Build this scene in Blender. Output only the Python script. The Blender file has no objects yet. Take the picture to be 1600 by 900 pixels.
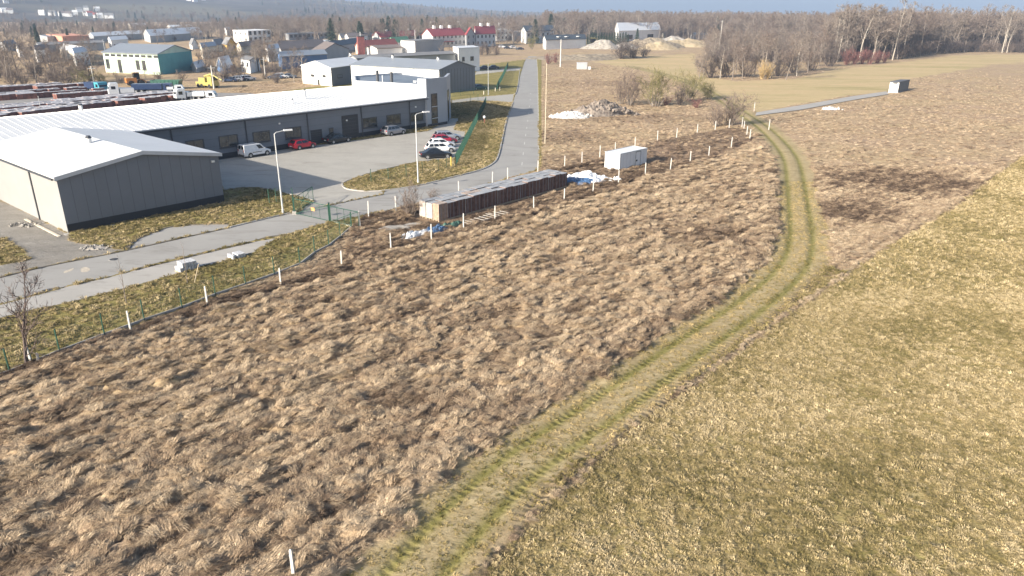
import bpy, bmesh, math, random
import numpy as np
from mathutils import Vector, Matrix, Euler
R = math.radians
rnd = random.Random(7)
scene = bpy.context.scene
COL = scene.collection

# ------------------------------------------------------------------ camera (drone at 20 m)
F, YH, ROLL, HC = 1125.0, 16.0, -0.4, 20.0          # focal length in photo pixels, horizon row, roll, height
PITCH = math.atan((450 - YH) / F)
cam = bpy.data.cameras.new('camera')
cam.sensor_width = 36.0
cam.lens = 36.0 * F / 1600.0
cam.clip_start = 0.5
cam.clip_end = 20000
camo = bpy.data.objects.new('camera', cam)
COL.objects.link(camo)
camo.matrix_world = (Matrix.Translation((0, 0, HC)) @ Matrix.Rotation(R(90) - PITCH, 4, 'X')
                     @ Matrix.Rotation(R(-ROLL), 4, 'Z'))
scene.camera = camo

# ------------------------------------------------------------------ sky, sun, exposure
SUN_AZ, SUN_EL = R(43.0), R(20.5)                   # light travels towards +x +y
world = bpy.data.worlds.new('World')
scene.world = world
world.use_nodes = True
wn = world.node_tree.nodes
wl = world.node_tree.links
sky = wn.new('ShaderNodeTexSky')
sky.sky_type = 'NISHITA'
sky.sun_disc = False
sky.sun_elevation = SUN_EL
# the sun stands in direction (-cos, -sin); Nishita rotation is measured clockwise from +y
sky.sun_rotation = math.atan2(-math.cos(SUN_AZ), -math.sin(SUN_AZ))
sky.altitude = 200
sky.air_density = 1.0
sky.dust_density = 3.6
sky.ozone_density = 2.2
wn['Background'].inputs['Strength'].default_value = 0.09
wl.new(sky.outputs[0], wn['Background'].inputs['Color'])
sl = bpy.data.lights.new('sun', 'SUN')
sl.energy = 5.0
sl.angle = R(0.6)
sl.color = (1.0, 0.915, 0.785)
so = bpy.data.objects.new('sun', sl)
COL.objects.link(so)
ld = Vector((math.cos(SUN_AZ) * math.cos(SUN_EL), math.sin(SUN_AZ) * math.cos(SUN_EL), -math.sin(SUN_EL)))
so.rotation_euler = ld.to_track_quat('-Z', 'Y').to_euler()
so.location = (-60, -60, 80)
scene.view_settings.view_transform = 'Standard'
scene.view_settings.look = 'None'
scene.view_settings.gamma = 1.0
scene.view_settings.use_curve_mapping = False
scene.view_settings.exposure = 1.08
try:
    scene.cycles.use_denoising = True
    scene.cycles.max_bounces = 4
    scene.cycles.diffuse_bounces = 2
    scene.cycles.volume_bounces = 0
    scene.cycles.transparent_max_bounces = 8
except Exception:
    pass

# ------------------------------------------------------------------ pixels of the photograph -> places
def ray(px, py):
    x, y = px - 800.0, 450.0 - py
    r = R(ROLL)
    xr, yr = x * math.cos(r) + y * math.sin(r), -x * math.sin(r) + y * math.cos(r)
    return Vector((xr, F * math.cos(PITCH) + yr * math.sin(PITCH), -F * math.sin(PITCH) + yr * math.cos(PITCH)))
def G(px, py, z=0.0):
    d = ray(px, py)
    t = (z - HC) / d.z
    return Vector((d.x * t, d.y * t, z))
def AT(px, py, y):
    """the point on the pixel's ray at forward distance y"""
    d = ray(px, py)
    t = y / d.y
    return Vector((d.x * t, y, HC + d.z * t))
def WP(a, b, px, py):
    """the pixel's ray meets the upright plane through a and b: (distance from a, height)"""
    d = ray(px, py)
    u = (b - a); u.z = 0
    L = u.length; u = u / L
    n = Vector((-u.y, u.x, 0))
    t = (n.dot(a)) / n.dot(d)
    q = d * t
    return (q - a).dot(u), HC + q.z
def HT(base, py):
    """height at a ground point whose top is seen on row py"""
    lo, hi = -5.0, 90.0
    r = R(ROLL)
    for _ in range(40):
        m = (lo + hi) / 2
        X, Y, Z = base[0], base[1], m - HC
        zc = Y * math.cos(PITCH) - Z * math.sin(PITCH)
        yc = Y * math.sin(PITCH) + Z * math.cos(PITCH)
        xi, yi = X / zc * F, yc / zc * F
        if 450 - (xi * math.sin(r) + yi * math.cos(r)) > py: lo = m
        else: hi = m
    return lo
def GP(pts, z=0.0):
    return [G(x, y, z) for x, y in pts]

# ------------------------------------------------------------------ mesh and object helpers
class MB:
    def __init__(s):
        s.v, s.f, s.m, s.sm = [], [], [], False
        s.mi = 0
    def add(s, vs, fs):
        o = len(s.v)
        s.v += [tuple(p) for p in vs]
        s.f += [tuple(i + o for i in f) for f in fs]
        s.m += [s.mi] * len(fs)
        return s
    def para(s, p, u, v, w):
        p, u, v, w = Vector(p), Vector(u), Vector(v), Vector(w)
        c = [p, p + u, p + u + v, p + v, p + w, p + u + w, p + u + v + w, p + v + w]
        fs = [(0, 3, 2, 1), (4, 5, 6, 7), (0, 1, 5, 4), (1, 2, 6, 5), (2, 3, 7, 6), (3, 0, 4, 7)]
        if u.cross(v).dot(w) < 0:
            fs = [f[::-1] for f in fs]
        return s.add(c, fs)
    def box(s, c, size, rz=0.0):
        a, b = math.cos(rz), math.sin(rz)
        u = Vector((a, b, 0)) * size[0]; v = Vector((-b, a, 0)) * size[1]; w = Vector((0, 0, size[2]))
        return s.para(Vector(c) - (u + v + w) / 2, u, v, w)
    def tube(s, p0, p1, r0, r1=None, n=8, cap=True):
        p0, p1 = Vector(p0), Vector(p1)
        r1 = r0 if r1 is None else r1
        d = (p1 - p0)
        if d.length < 1e-6: return s
        d.normalize()
        a = d.orthogonal().normalized(); b = d.cross(a)
        vs = []
        for p, r in ((p0, r0), (p1, r1)):
            for i in range(n):
                t = 2 * math.pi * i / n
                vs.append(p + (a * math.cos(t) + b * math.sin(t)) * r)
        fs = [(i, (i + 1) % n, n + (i + 1) % n, n + i) for i in range(n)]
        if cap:
            fs += [tuple(range(n))[::-1], tuple(range(n, 2 * n))]
        return s.add(vs, fs)
    def path(s, pts, rads, n=5):
        for i in range(len(pts) - 1):
            s.tube(pts[i], pts[i + 1], rads[i], rads[i + 1], n, cap=(i in (0, len(pts) - 2)))
        return s
    def prism(s, poly, z0, z1):
        n = len(poly)
        area = sum(poly[i][0] * poly[(i + 1) % n][1] - poly[(i + 1) % n][0] * poly[i][1] for i in range(n))
        if area < 0: poly = poly[::-1]
        vs = [(p[0], p[1], z0) for p in poly] + [(p[0], p[1], z1) for p in poly]
        fs = [tuple(range(n))[::-1], tuple(range(n, 2 * n))] + [(i, (i + 1) % n, n + (i + 1) % n, n + i) for i in range(n)]
        return s.add(vs, fs)
    def sheet(s, poly, z):
        n = len(poly)
        area = sum(poly[i][0] * poly[(i + 1) % n][1] - poly[(i + 1) % n][0] * poly[i][1] for i in range(n))
        if area < 0: poly = poly[::-1]
        return s.add([(p[0], p[1], z) for p in poly], [tuple(range(n))])
    def mesh(s, name, mats, origin=(0, 0, 0), smooth=False):
        me = bpy.data.meshes.new(name)
        o = Vector(origin)
        me.from_pydata([tuple(Vector(p) - o) for p in s.v], [], s.f)
        for m in (mats if isinstance(mats, (list, tuple)) else [mats]):
            me.materials.append(m)
        if isinstance(mats, (list, tuple)) and len(mats) > 1:
            me.polygons.foreach_set('material_index', s.m)
        if smooth:
            me.polygons.foreach_set('use_smooth', [True] * len(me.polygons))
        me.update()
        return me
    def build(s, name, mats, parent=None, smooth=False, origin=None):
        """one mesh object; coordinates given in world space, or in the parent's when it is a prototype"""
        if parent is not None:
            org = parent['_o'] if '_o' in parent else (0, 0, 0)
        else:
            org = origin if origin is not None else (0, 0, 0)
        ob = bpy.data.objects.new(name, s.mesh(name, mats, org, smooth))
        COL.objects.link(ob)
        if parent is not None:
            ob.parent = parent
            ob['_o'] = tuple(org)
        elif origin is not None:
            ob.location = origin
            ob['_o'] = tuple(origin)
        return ob
def tag(o, label=None, cat=None, group=None, kind=None):
    if label: o['label'] = label
    if cat: o['category'] = cat
    if group: o['group'] = group
    if kind: o['kind'] = kind
    return o
def thing(name, label, cat, loc=(0, 0, 0), group=None, rz=0.0, local=False):
    """an Empty at the thing's base; parts are built in world coordinates unless local"""
    o = bpy.data.objects.new(name, None)
    o.empty_display_size = 0.3
    COL.objects.link(o)
    o.location = loc
    o.rotation_euler = (0, 0, rz)
    o['_o'] = (0.0, 0.0, 0.0) if local else tuple(loc)
    return tag(o, label, cat, group)
def copy_thing(src, loc, rz=0.0, label=None, scale=None, group=None):
    def rec(o, par):
        c = o.copy()
        COL.objects.link(c)
        c.parent = par
        for ch in o.children: rec(ch, c)
        return c
    c = rec(src, None)
    c.location = loc
    c.rotation_euler = (0, 0, rz)
    if scale is not None:
        c.scale = (scale, scale, scale) if not isinstance(scale, (tuple, list)) else scale
    if label: c['label'] = label
    if group: c['group'] = group
    return c
ORD = ['first', 'second', 'third', 'fourth', 'fifth', 'sixth', 'seventh', 'eighth', 'ninth', 'tenth', 'eleventh', 'twelfth',
       'thirteenth', 'fourteenth', 'fifteenth', 'sixteenth', 'seventeenth', 'eighteenth', 'nineteenth', 'twentieth']
ORD += [t_ + '-' + o_ for t_ in ('twenty', 'thirty', 'forty', 'fifty') for o_ in ORD[:9]]

# ------------------------------------------------------------------ materials
def new_mat(name):
    m = bpy.data.materials.new(name)
    m.use_nodes = True
    nt = m.node_tree
    return m, nt, nt.nodes['Principled BSDF']
def ramp(nt, stops, fac=None, interp='LINEAR'):
    r = nt.nodes.new('ShaderNodeValToRGB')
    r.color_ramp.interpolation = interp
    el = r.color_ramp.elements
    while len(el) < len(stops): el.new(0.5)
    for e, (p, c) in zip(el, stops):
        e.position = p; e.color = (c[0], c[1], c[2], 1)
    if fac is not None: nt.links.new(fac, r.inputs[0])
    return r.outputs[0]
def noise(nt, scale, detail=4, rough=0.6, vec=None, dist=0.0):
    n = nt.nodes.new('ShaderNodeTexNoise')
    n.inputs['Scale'].default_value = scale
    n.inputs['Detail'].default_value = detail
    n.inputs['Roughness'].default_value = rough
    n.inputs['Distortion'].default_value = dist
    if vec is not None: nt.links.new(vec, n.inputs['Vector'])
    return n.outputs['Fac']
def objco(nt, scale=(1, 1, 1), rz=0.0, world_space=False):
    if world_space:
        g = nt.nodes.new('ShaderNodeNewGeometry').outputs['Position']
    else:
        g = nt.nodes.new('ShaderNodeTexCoord').outputs['Object']
    mp = nt.nodes.new('ShaderNodeMapping')
    mp.inputs['Scale'].default_value = scale
    mp.inputs['Rotation'].default_value = (0, 0, rz)
    nt.links.new(g, mp.inputs['Vector'])
    return mp.outputs[0]
def mixc(nt, fac, a, b, mode='MIX'):
    m = nt.nodes.new('ShaderNodeMix')
    m.data_type = 'RGBA'
    m.blend_type = mode
    for sock, val in ((m.inputs[0], fac), (m.inputs[6], a), (m.inputs[7], b)):
        if isinstance(val, (int, float)): sock.default_value = val
        elif isinstance(val, (tuple, list)): sock.default_value = (*val[:3], 1)
        else: nt.links.new(val, sock)
    return m.outputs[2]
def math_(nt, op, a, b=None, clamp=False):
    m = nt.nodes.new('ShaderNodeMath')
    m.operation = op
    m.use_clamp = clamp
    for i, val in enumerate((a, b)):
        if val is None: continue
        if isinstance(val, (int, float)): m.inputs[i].default_value = val
        else: nt.links.new(val, m.inputs[i])
    return m.outputs[0]
def attr(nt, name, kind='GEOMETRY'):
    a = nt.nodes.new('ShaderNodeAttribute')
    a.attribute_name = name
    a.attribute_type = kind
    return a.outputs['Fac']
def bump(nt, bsdf, h, strength=0.4, dist=0.05):
    b = nt.nodes.new('ShaderNodeBump')
    b.inputs['Strength'].default_value = strength
    b.inputs['Distance'].default_value = dist
    nt.links.new(h, b.inputs['Height'])
    nt.links.new(b.outputs[0], bsdf.inputs['Normal'])
_mats = {}
def mat(name, rgb, rough=0.7, var=0.12, scale=1.5, metal=0.0, spec=None, bmp=0.0, streak=None):
    """a plain surface with a little cloudy wear in its colour and gloss"""
    if name in _mats: return _mats[name]
    m, nt, b = new_mat(name)
    vec = objco(nt, streak if streak else (1, 1, 1), world_space=True)
    n = noise(nt, scale, 5, 0.62, vec)
    lo = tuple(max(0, c * (1 - var * 1.6)) for c in rgb)
    hi = tuple(min(1, c * (1 + var)) for c in rgb)
    nt.links.new(ramp(nt, [(0.28, lo), (0.72, hi)], n), b.inputs['Base Color'])
    b.inputs['Roughness'].default_value = rough
    b.inputs['Metallic'].default_value = metal
    if spec is not None: b.inputs['Specular IOR Level'].default_value = spec
    if bmp: bump(nt, b, noise(nt, scale * 8, 3, 0.6, vec), bmp, 0.02)
    _mats[name] = m
    return m

# ------------------------------------------------------------------ numpy noise, polygons, distances
def _hash(ix, iy, seed):
    h = (ix.astype(np.int64) * 374761393 + iy.astype(np.int64) * 668265263 + seed * 974711) & 0x7fffffff
    h = ((h ^ (h >> 13)) * 1274126177) & 0x7fffffff
    return ((h ^ (h >> 16)) & 0xffff) / 65535.0
def vnoise(x, y, seed=0):
    ix, iy = np.floor(x), np.floor(y)
    fx, fy = x - ix, y - iy
    fx, fy = fx * fx * (3 - 2 * fx), fy * fy * (3 - 2 * fy)
    a, b = _hash(ix, iy, seed), _hash(ix + 1, iy, seed)
    c, d = _hash(ix, iy + 1, seed), _hash(ix + 1, iy + 1, seed)
    return (a * (1 - fx) + b * fx) * (1 - fy) + (c * (1 - fx) + d * fx) * fy
def fbm(x, y, seed=0, octs=4, gain=0.55):
    t, a, s = 0, 1.0, 0.0
    for i in range(octs):
        t = t + a * vnoise(x * 2 ** i + 17.3 * i, y * 2 ** i - 9.1 * i, seed + i)
        s += a; a *= gain
    return t / s
def inpoly(x, y, poly):
    c = np.zeros(x.shape, bool)
    n = len(poly)
    for i in range(n):
        x0, y0 = poly[i][0], poly[i][1]; x1, y1 = poly[(i + 1) % n][0], poly[(i + 1) % n][1]
        if y0 == y1: continue
        k = ((y0 > y) != (y1 > y)) & (x < (x1 - x0) * (y - y0) / (y1 - y0) + x0)
        c ^= k
    return c
def pdist(x, y, line, signed=False):
    """distance to a polyline; signed: positive on its left"""
    best = np.full(x.shape, 1e9); sg = np.ones(x.shape)
    for i in range(len(line) - 1):
        x0, y0 = line[i][0], line[i][1]; x1, y1 = line[i + 1][0], line[i + 1][1]
        dx, dy = x1 - x0, y1 - y0
        t = np.clip(((x - x0) * dx + (y - y0) * dy) / (dx * dx + dy * dy + 1e-9), 0, 1)
        ex, ey = x - (x0 + t * dx), y - (y0 + t * dy)
        d = np.hypot(ex, ey)
        k = d < best
        best = np.where(k, d, best)
        sg = np.where(k, np.sign(dx * (y - y0) - dy * (x - x0)), sg)
    return best * sg if signed else best
def parc(x, y, line):
    """arc length along a polyline at the nearest point"""
    best = np.full(x.shape, 1e9); arc = np.zeros(x.shape); acc = 0.0
    for i in range(len(line) - 1):
        x0, y0 = line[i][0], line[i][1]; x1, y1 = line[i + 1][0], line[i + 1][1]
        dx, dy = x1 - x0, y1 - y0; L = math.hypot(dx, dy)
        t = np.clip(((x - x0) * dx + (y - y0) * dy) / (L * L + 1e-9), 0, 1)
        d = np.hypot(x - (x0 + t * dx), y - (y0 + t * dy))
        k = d < best
        best = np.where(k, d, best); arc = np.where(k, acc + t * L, arc)
        acc += L
    return arc
def sstep(a, b, x):
    t = np.clip((x - a) / (b - a), 0, 1)
    return t * t * (3 - 2 * t)
def smooth_line(pts, n=6):
    """Catmull-Rom through points"""
    P = [pts[0]] + list(pts) + [pts[-1]]
    out = []
    for i in range(1, len(P) - 2):
        a, b, c, d = P[i - 1], P[i], P[i + 1], P[i + 2]
        for k in range(n):
            t = k / n
            out.append(0.5 * ((2 * b) + (c - a) * t + (2 * a - 5 * b + 4 * c - d) * t * t + (3 * b - a - 3 * c + d) * t ** 3))
    out.append(P[-2])
    return out
# ================================================================== SETTING: layout lines (photo pixels -> ground)
TRACK = smooth_line(GP([(560, 985), (640, 905), (720, 815), (800, 738), (880, 680), (960, 627), (1080, 540), (1140, 500), (1185, 467), (1225, 433),
                        (1247, 400), (1252, 365), (1249, 333), (1245, 300), (1236, 250), (1215, 220), (1190, 197), (1165, 180),
                        (1140, 163), (1115, 148), (1085, 132), (1040, 117), (985, 104)]), 5)
MOWN_EDGE = [(640, 1000), (735, 900), (800, 832), (978, 668), (1111, 577), (1217, 498), (1293, 447), (1347, 407), (1400, 373), (1487, 323), (1533, 287), (1600, 240), (1700, 195)]
MOWN = GP(MOWN_EDGE) + [Vector((140, 60, 0)), Vector((140, -200, 0)), Vector((0, -200, 0)), Vector((-9, 0, 0))]
FIELD_B = GP([(1135, 152), (1085, 133), (1000, 108), (925, 97), (990, 88), (1085, 84), (1090, 118), (1150, 127), (1240, 123), (1310, 108),
              (1400, 98), (1500, 86), (1720, 84), (1720, 92), (1560, 100), (1420, 124), (1388, 142), (1320, 150), (1182, 175)])
ASPHALT = GP([(838, 88), (840, 110), (841, 172), (842, 221), (842, 262), (832, 269), (800, 277), (716, 301), (660, 316), (619, 326), (576, 335), (561, 338),
              (516, 347.5), (505, 350), (470, 360), (450, 366), (400, 376), (300, 399), (237, 414), (175, 431), (112, 445), (50, 462), (-90, 500),
              (-90, 453), (0, 434), (75, 416), (187, 394), (295, 370), (360, 356), (375, 352), (442, 336), (463, 333), (517, 321), (557, 312), (600, 304),
              (600, 298), (650, 291), (700, 279), (750, 266), (770, 256), (778, 245), (784, 221), (792, 185), (801, 161), (806, 146), (809, 135), (814, 114), (820, 96), (826, 88)])
CONCRETE = GP([(438, 371), (400, 377.5), (300, 400.5), (237, 415.5), (175, 432.5), (112, 446.5), (50, 463.5), (-90, 501.5), (-90, 523), (42, 487), (100, 475), (200, 450), (282, 427), (392, 397), (425, 378)])
BAY = GP([(359, 355), (295, 369), (200, 390), (215, 374), (262, 356), (310, 351.5), (359, 351)])
YARD = GP([(335, 247), (668, 205), (706, 185), (717, 185), (709, 203), (729, 206), (712, 247), (690, 249), (650, 254), (600, 265), (565, 275), (535, 287), (538, 294), (555, 298),
           (575, 299.5), (598, 298.5), (598, 303.6), (557, 311.4), (517, 320.3), (466, 332), (482, 320), (490, 314), (476, 309), (457, 305), (437, 300), (400, 293), (350, 297), (340, 280)])
PATH = GP([(1180, 181), (1250, 172), (1330, 157), (1388, 147.5), (1385, 143), (1330, 151), (1250, 165), (1182, 176)])
PATH_WIDE = GP([(1177, 184), (1250, 174.5), (1330, 159.5), (1392, 150), (1386, 141), (1330, 149.5), (1250, 163.5), (1180, 174.5)])
DRIVE_A = GP([(705, 157), (745, 152), (803, 147), (800.5, 160.5), (770, 158), (735, 158), (705, 162)])
DRIVE_B = GP([(741, 117), (785, 112), (811.5, 110), (814.5, 106), (785, 108), (745, 111)])
STORE = GP([(-150, 215), (-150, 133), (100, 132), (230, 138), (330, 145), (400, 146), (330, 165), (200, 190)])
GRAVEL = GP([(-90, 452), (0, 433), (75, 415), (187, 393), (200, 386), (150, 383), (112, 372), (106, 366), (60, 340), (20, 322), (-90, 270)])
LAWNS = [GP([(-90, 428), (0, 416), (48, 407), (36, 390), (8, 374), (-90, 360)]), GP([(-90, 524), (42, 488), (100, 476), (200, 451), (282, 428), (392, 398), (435, 373), (505, 351), (516, 349), (549, 357), (532, 374), (492, 398), (469, 416), (384, 447), (285, 484), (164, 527), (94, 553), (16, 585), (-90, 622)]),
         GP([(107, 366), (351, 316), (351, 298), (400, 294), (437, 301), (457, 306), (455, 330), (442, 335), (375, 351), (310, 351), (262, 355), (215, 373), (190, 391), (110, 378)]),
         GP([(712, 248), (690, 250), (650, 255), (600, 266), (565, 276), (536, 287), (539, 293), (555, 297), (600, 296), (650, 290), (700, 278), (750, 265), (769, 255), (777, 245), (783, 221), (791, 185), (800, 162), (770, 159), (735, 159), (705, 163), (706, 184), (718, 184), (710, 203), (730, 206)]),
         GP([(742, 143), (742, 118), (785, 113), (813, 111), (805, 145), (747, 151), (708, 156)])]
FRONT_POSTS = [(51, 570), (205, 520), (325, 480), (439, 448), (534, 420), (611, 392), (674, 378), (724, 361), (773, 347), (834, 332), (881, 319), (926, 305), (966, 289), (1008, 276),
               (1047, 267), (1078, 256), (1107, 247), (1142, 232), (1171, 219)]
BACK_POSTS = [(563, 357), (576, 341), (619, 332), (717, 306), (769, 291), (793, 284), (840, 271), (882, 262), (909, 257), (937, 247), (961, 240), (992, 231), (1027, 221), (1057, 217), (1089, 210), (1117, 204), (1139, 201)]
VERGE = GP([(560, 985), (640, 905), (720, 815), (800, 738), (880, 680), (960, 627), (1080, 540), (1140, 500), (1185, 467), (1225, 433), (1247, 400), (1300, 420), (1320, 428), (1293, 447), (1217, 498), (1111, 577), (978, 668), (800, 832), (735, 900), (640, 1000)])
MEADOW = GP([(-90, 615)] + FRONT_POSTS + [(1190, 200), (1215, 220), (1236, 250), (1245, 300), (1249, 333), (1252, 365), (1247, 400), (1225, 433), (1185, 467), (1140, 500), (1080, 540), (960, 627), (880, 680), (800, 738), (720, 815), (640, 905), (560, 985)]) + [Vector((-60, 5, 0))]
FENCE_LINE = GP([(-90, 615)] + FRONT_POSTS)
ENC = GP([(549, 358), (611, 392)][:1] + FRONT_POSTS[4:] + [(1166, 212), (1162, 202), (1139, 201), (1027, 222), (909, 258), (842, 271), (716, 303), (620, 329), (565, 341)])
CAMPUS = GP([(-90, 618), (16, 585), (94, 553), (164, 527), (285, 484), (384, 448), (469, 416), (492, 398), (532, 374), (549, 358), (565, 341), (620, 328), (716, 303), (800, 279), (842, 268), (846, 262), (846, 90), (560, 125), (330, 160), (-90, 205)])
STACK = GP([(641, 345), (650, 351), (690, 353), (893, 295), (880, 284), (840, 276), (640, 336)])
GREEN_FENCE = [(16, 584), (94, 552), (164, 526), (226, 503), (285, 483), (337, 463), (384, 447), (429, 431), (469, 415), (492, 397), (514, 386), (532, 372), (549, 357)]
# ================================================================== ground sheet: zones and relief
def zones(x, y):
    z = {}
    wob = (fbm(x * 0.7, y * 0.7, 3, 3) - 0.5)
    xs, ys = x + wob * 0.9, y + (fbm(x * 0.7 + 40, y * 0.7, 5, 3) - 0.5) * 0.9
    hard = np.zeros(x.shape, bool)
    for P_ in (ASPHALT, CONCRETE, BAY, YARD, DRIVE_A, DRIVE_B, PATH_WIDE):
        hard |= inpoly(x, y, P_)
    z['hard'] = hard.astype(float)
    lawn = np.zeros(x.shape, bool)
    for P_ in LAWNS: lawn |= inpoly(x, y, P_)
    z['lawn'] = lawn.astype(float)
    z['gravel'] = (inpoly(xs, ys, GRAVEL) & ~hard & ~lawn).astype(float)
    far_ = np.hypot(x, y)
    me = pdist(x, y, GP(MOWN_EDGE), True)                      # negative to the right of the edge
    z['mown'] = np.where(inpoly(x, y, MOWN), sstep(0.0, 0.7, np.abs(me) + wob * 0.5), 0.0)
    z['lip'] = np.exp(-(me / 0.22) ** 2) * (far_ < 130)
    dt = pdist(x, y, TRACK, True)
    z['dt'] = dt
    w = 2.25 + wob * 1.5 + np.clip((y - 40) / 120, 0, 1) * 0.35
    z['track'] = 1 - sstep(w - 0.5, w + 0.45, np.abs(dt))
    rut = np.exp(-((np.abs(dt) - 1.0) / 0.34) ** 2)
    z['rut'] = rut * z['track']
    z['tread'] = np.exp(-((dt + 2.35) / 0.55) ** 2) * (y < 62) * sstep(62, 50, y)    # brown churned lane beside the field
    z['fieldb'] = inpoly(xs, ys, FIELD_B).astype(float)
    enc = inpoly(xs, ys, ENC)
    fl = pdist(x, y, FENCE_LINE)
    dark = np.exp(-((fl - 0.2) / 0.9) ** 2) * 0.95  # dead dark grass, plus the fence line's shadow put into the colour
    dark = np.maximum(dark, enc * (0.45 + 0.5 * fbm(x * 0.5, y * 0.5, 9, 3)))
    for (px, py, rx, ry, k) in ((1405, 285, 11, 9, .9), (1320, 330, 6.5, 6, .75), (1150, 470, 5, 4, .35), (1110, 370, 6, 5, .4), (920, 255, 9, 10, .4), (880, 215, 9, 9, .45), (1000, 185, 18, 7, .35), (650, 640, 3, 2.6, .4), (960, 130, 24, 10, .3)):
        c = G(px, py)
        q = np.hypot((x - c.x) / rx, (y - c.y) / ry) + wob * 1.1
        dark = np.maximum(dark, k * (1 - sstep(0.45, 1.15, q)))
    z['dark'] = np.clip(dark, 0, 1) * (1 - z['hard'])
    z['store'] = inpoly(x, y, STORE).astype(float)
    camp = inpoly(x, y, CAMPUS) & ~hard & (z['gravel'] < .5) & (z['store'] < .5)
    z['lawn'] = np.maximum(z['lawn'], camp.astype(float))
    z['verge'] = inpoly(x, y, VERGE).astype(float) * (1 - z['track']) * (1 - z['mown'])
    z['stack'] = inpoly(x, y, STACK).astype(float)
    rough = (1 - z['stack']) * (1 - z['verge']) * (1 - z['hard']) * (1 - z['lawn']) * (1 - z['gravel']) * (1 - z['mown']) * (1 - z['track']) * (1 - z['fieldb']) * (1 - z['store'])
    z['rough'] = rough
    z['soft'] = (1 - inpoly(x, y, MEADOW).astype(float)) * (1 - 0.5 * enc)
    return z
ROW = R(43)                                                    # the old drill rows run beside the fence
def relief(x, y, z=None):
    if z is None: z = zones(x, y)
    c, s = math.cos(ROW), math.sin(ROW)
    u, v = x * c + y * s, -x * s + y * c
    far_ = np.hypot(x, y)
    k = np.clip((260 - far_) / 160, 0.12, 1)
    a = fbm(u * 0.78, v * 2.7, 11, 5, 0.64)                     # matted lumps, longer along the rows
    b = fbm(u * 0.16, v * 0.5, 21, 3)                          # low ridges
    lump = 0.85 * np.clip(a - 0.38, 0, 1) ** 1.05 + 0.4 * np.clip(fbm(u * 0.33, v * 0.62, 13, 3) - 0.45, 0, 1)
    h = z['rough'] * k * (1 - 0.62 * z['soft']) * (lump * 1.35 + (b - 0.5) * 0.25 + fbm(u * 2.2, v * 4.0, 31, 3) * 0.22)
    h += z['rough'] * (far_ < 120) * -0.2 * np.exp(-((((v + 900) % 5.2) - 2.6) / 0.4) ** 2) * (fbm(u * 0.05, v * 0.1, 77, 2) > 0.38)
    h += z['mown'] * (fbm(x * 2.6, y * 2.6, 41, 3) * 0.11 + (fbm(x * 0.2, y * 0.2, 43, 2) - 0.5) * 0.12)
    tr = np.sin(u * 2 * math.pi / 0.28) * 0.03 * z['rut'] * (y < 60)
    h += z['track'] * (0.05 * fbm(x * 3, y * 3, 51, 2)) - 0.10 * z['rut'] + tr
    h += z['tread'] * (np.sin(u * 2 * math.pi / 0.3 + v) * 0.05 - 0.05)
    h += z['verge'] * fbm(x * 2.4, y * 2.4, 47, 3) * 0.16
    h += z['lip'] * 0.13
    h += z['lawn'] * (fbm(x * 2.2, y * 2.2, 61, 3) * 0.1 + 0.02)
    h += z['fieldb'] * fbm(x * 0.8, y * 0.8, 71, 2) * 0.08
    h += z['gravel'] * (fbm(x * 3, y * 3, 81, 3) * 0.09 - 0.01)
    return np.where(z['hard'] > 0, -0.07, h)

def grid_axis(stops):
    """[(start, step)...] with the step growing smoothly between the stops"""
    out = [stops[0][0]]
    while out[-1] < stops[-1][0]:
        p = out[-1]
        for i in range(len(stops) - 1):
            if stops[i][0] <= p <= stops[i + 1][0]:
                t = (p - stops[i][0]) / (stops[i + 1][0] - stops[i][0])
                st = stops[i][1] * (stops[i + 1][1] / stops[i][1]) ** t
                break
        out.append(p + st)
    return np.array(out)
ax = grid_axis([(-5200, 500), (-300, 12), (-75, 1.3), (-42, 0.32), (-22, 0.2), (24, 0.2), (48, 0.34), (95, 1.3), (320, 12), (5200, 500)])
ay = grid_axis([(-400, 80), (0, 3), (18, 0.22), (45, 0.22), (75, 0.38), (135, 0.8), (300, 4), (700, 30), (6500, 500)])
X, Y = np.meshgrid(ax, ay)
xf, yf = X.ravel(), Y.ravel()
zz = zones(xf, yf)
hz = relief(xf, yf, zz)
zz['along'] = parc(xf, yf, TRACK)
nx, ny = len(ax), len(ay)
me = bpy.data.meshes.new('ground')
me.vertices.add(nx * ny)
me.vertices.foreach_set('co', np.stack([xf, yf, hz], 1).ravel())
ii = np.arange((ny - 1) * (nx - 1))
r0 = (ii // (nx - 1)) * nx + ii % (nx - 1)
quads = np.stack([r0, r0 + 1, r0 + 1 + nx, r0 + nx], 1)
me.loops.add(quads.size)
me.loops.foreach_set('vertex_index', quads.ravel())
me.polygons.add(len(quads))
me.polygons.foreach_set('loop_start', np.arange(len(quads)) * 4)
me.polygons.foreach_set('use_smooth', np.ones(len(quads), bool))
me.update(calc_edges=True)
for k in ('mown', 'lawn', 'track', 'rut', 'tread', 'dark', 'fieldb', 'gravel', 'lip', 'store', 'along', 'verge'):
    a_ = me.attributes.new(k, 'FLOAT', 'POINT')
    a_.data.foreach_set('value', np.ascontiguousarray(zz[k], np.float32))

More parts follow.
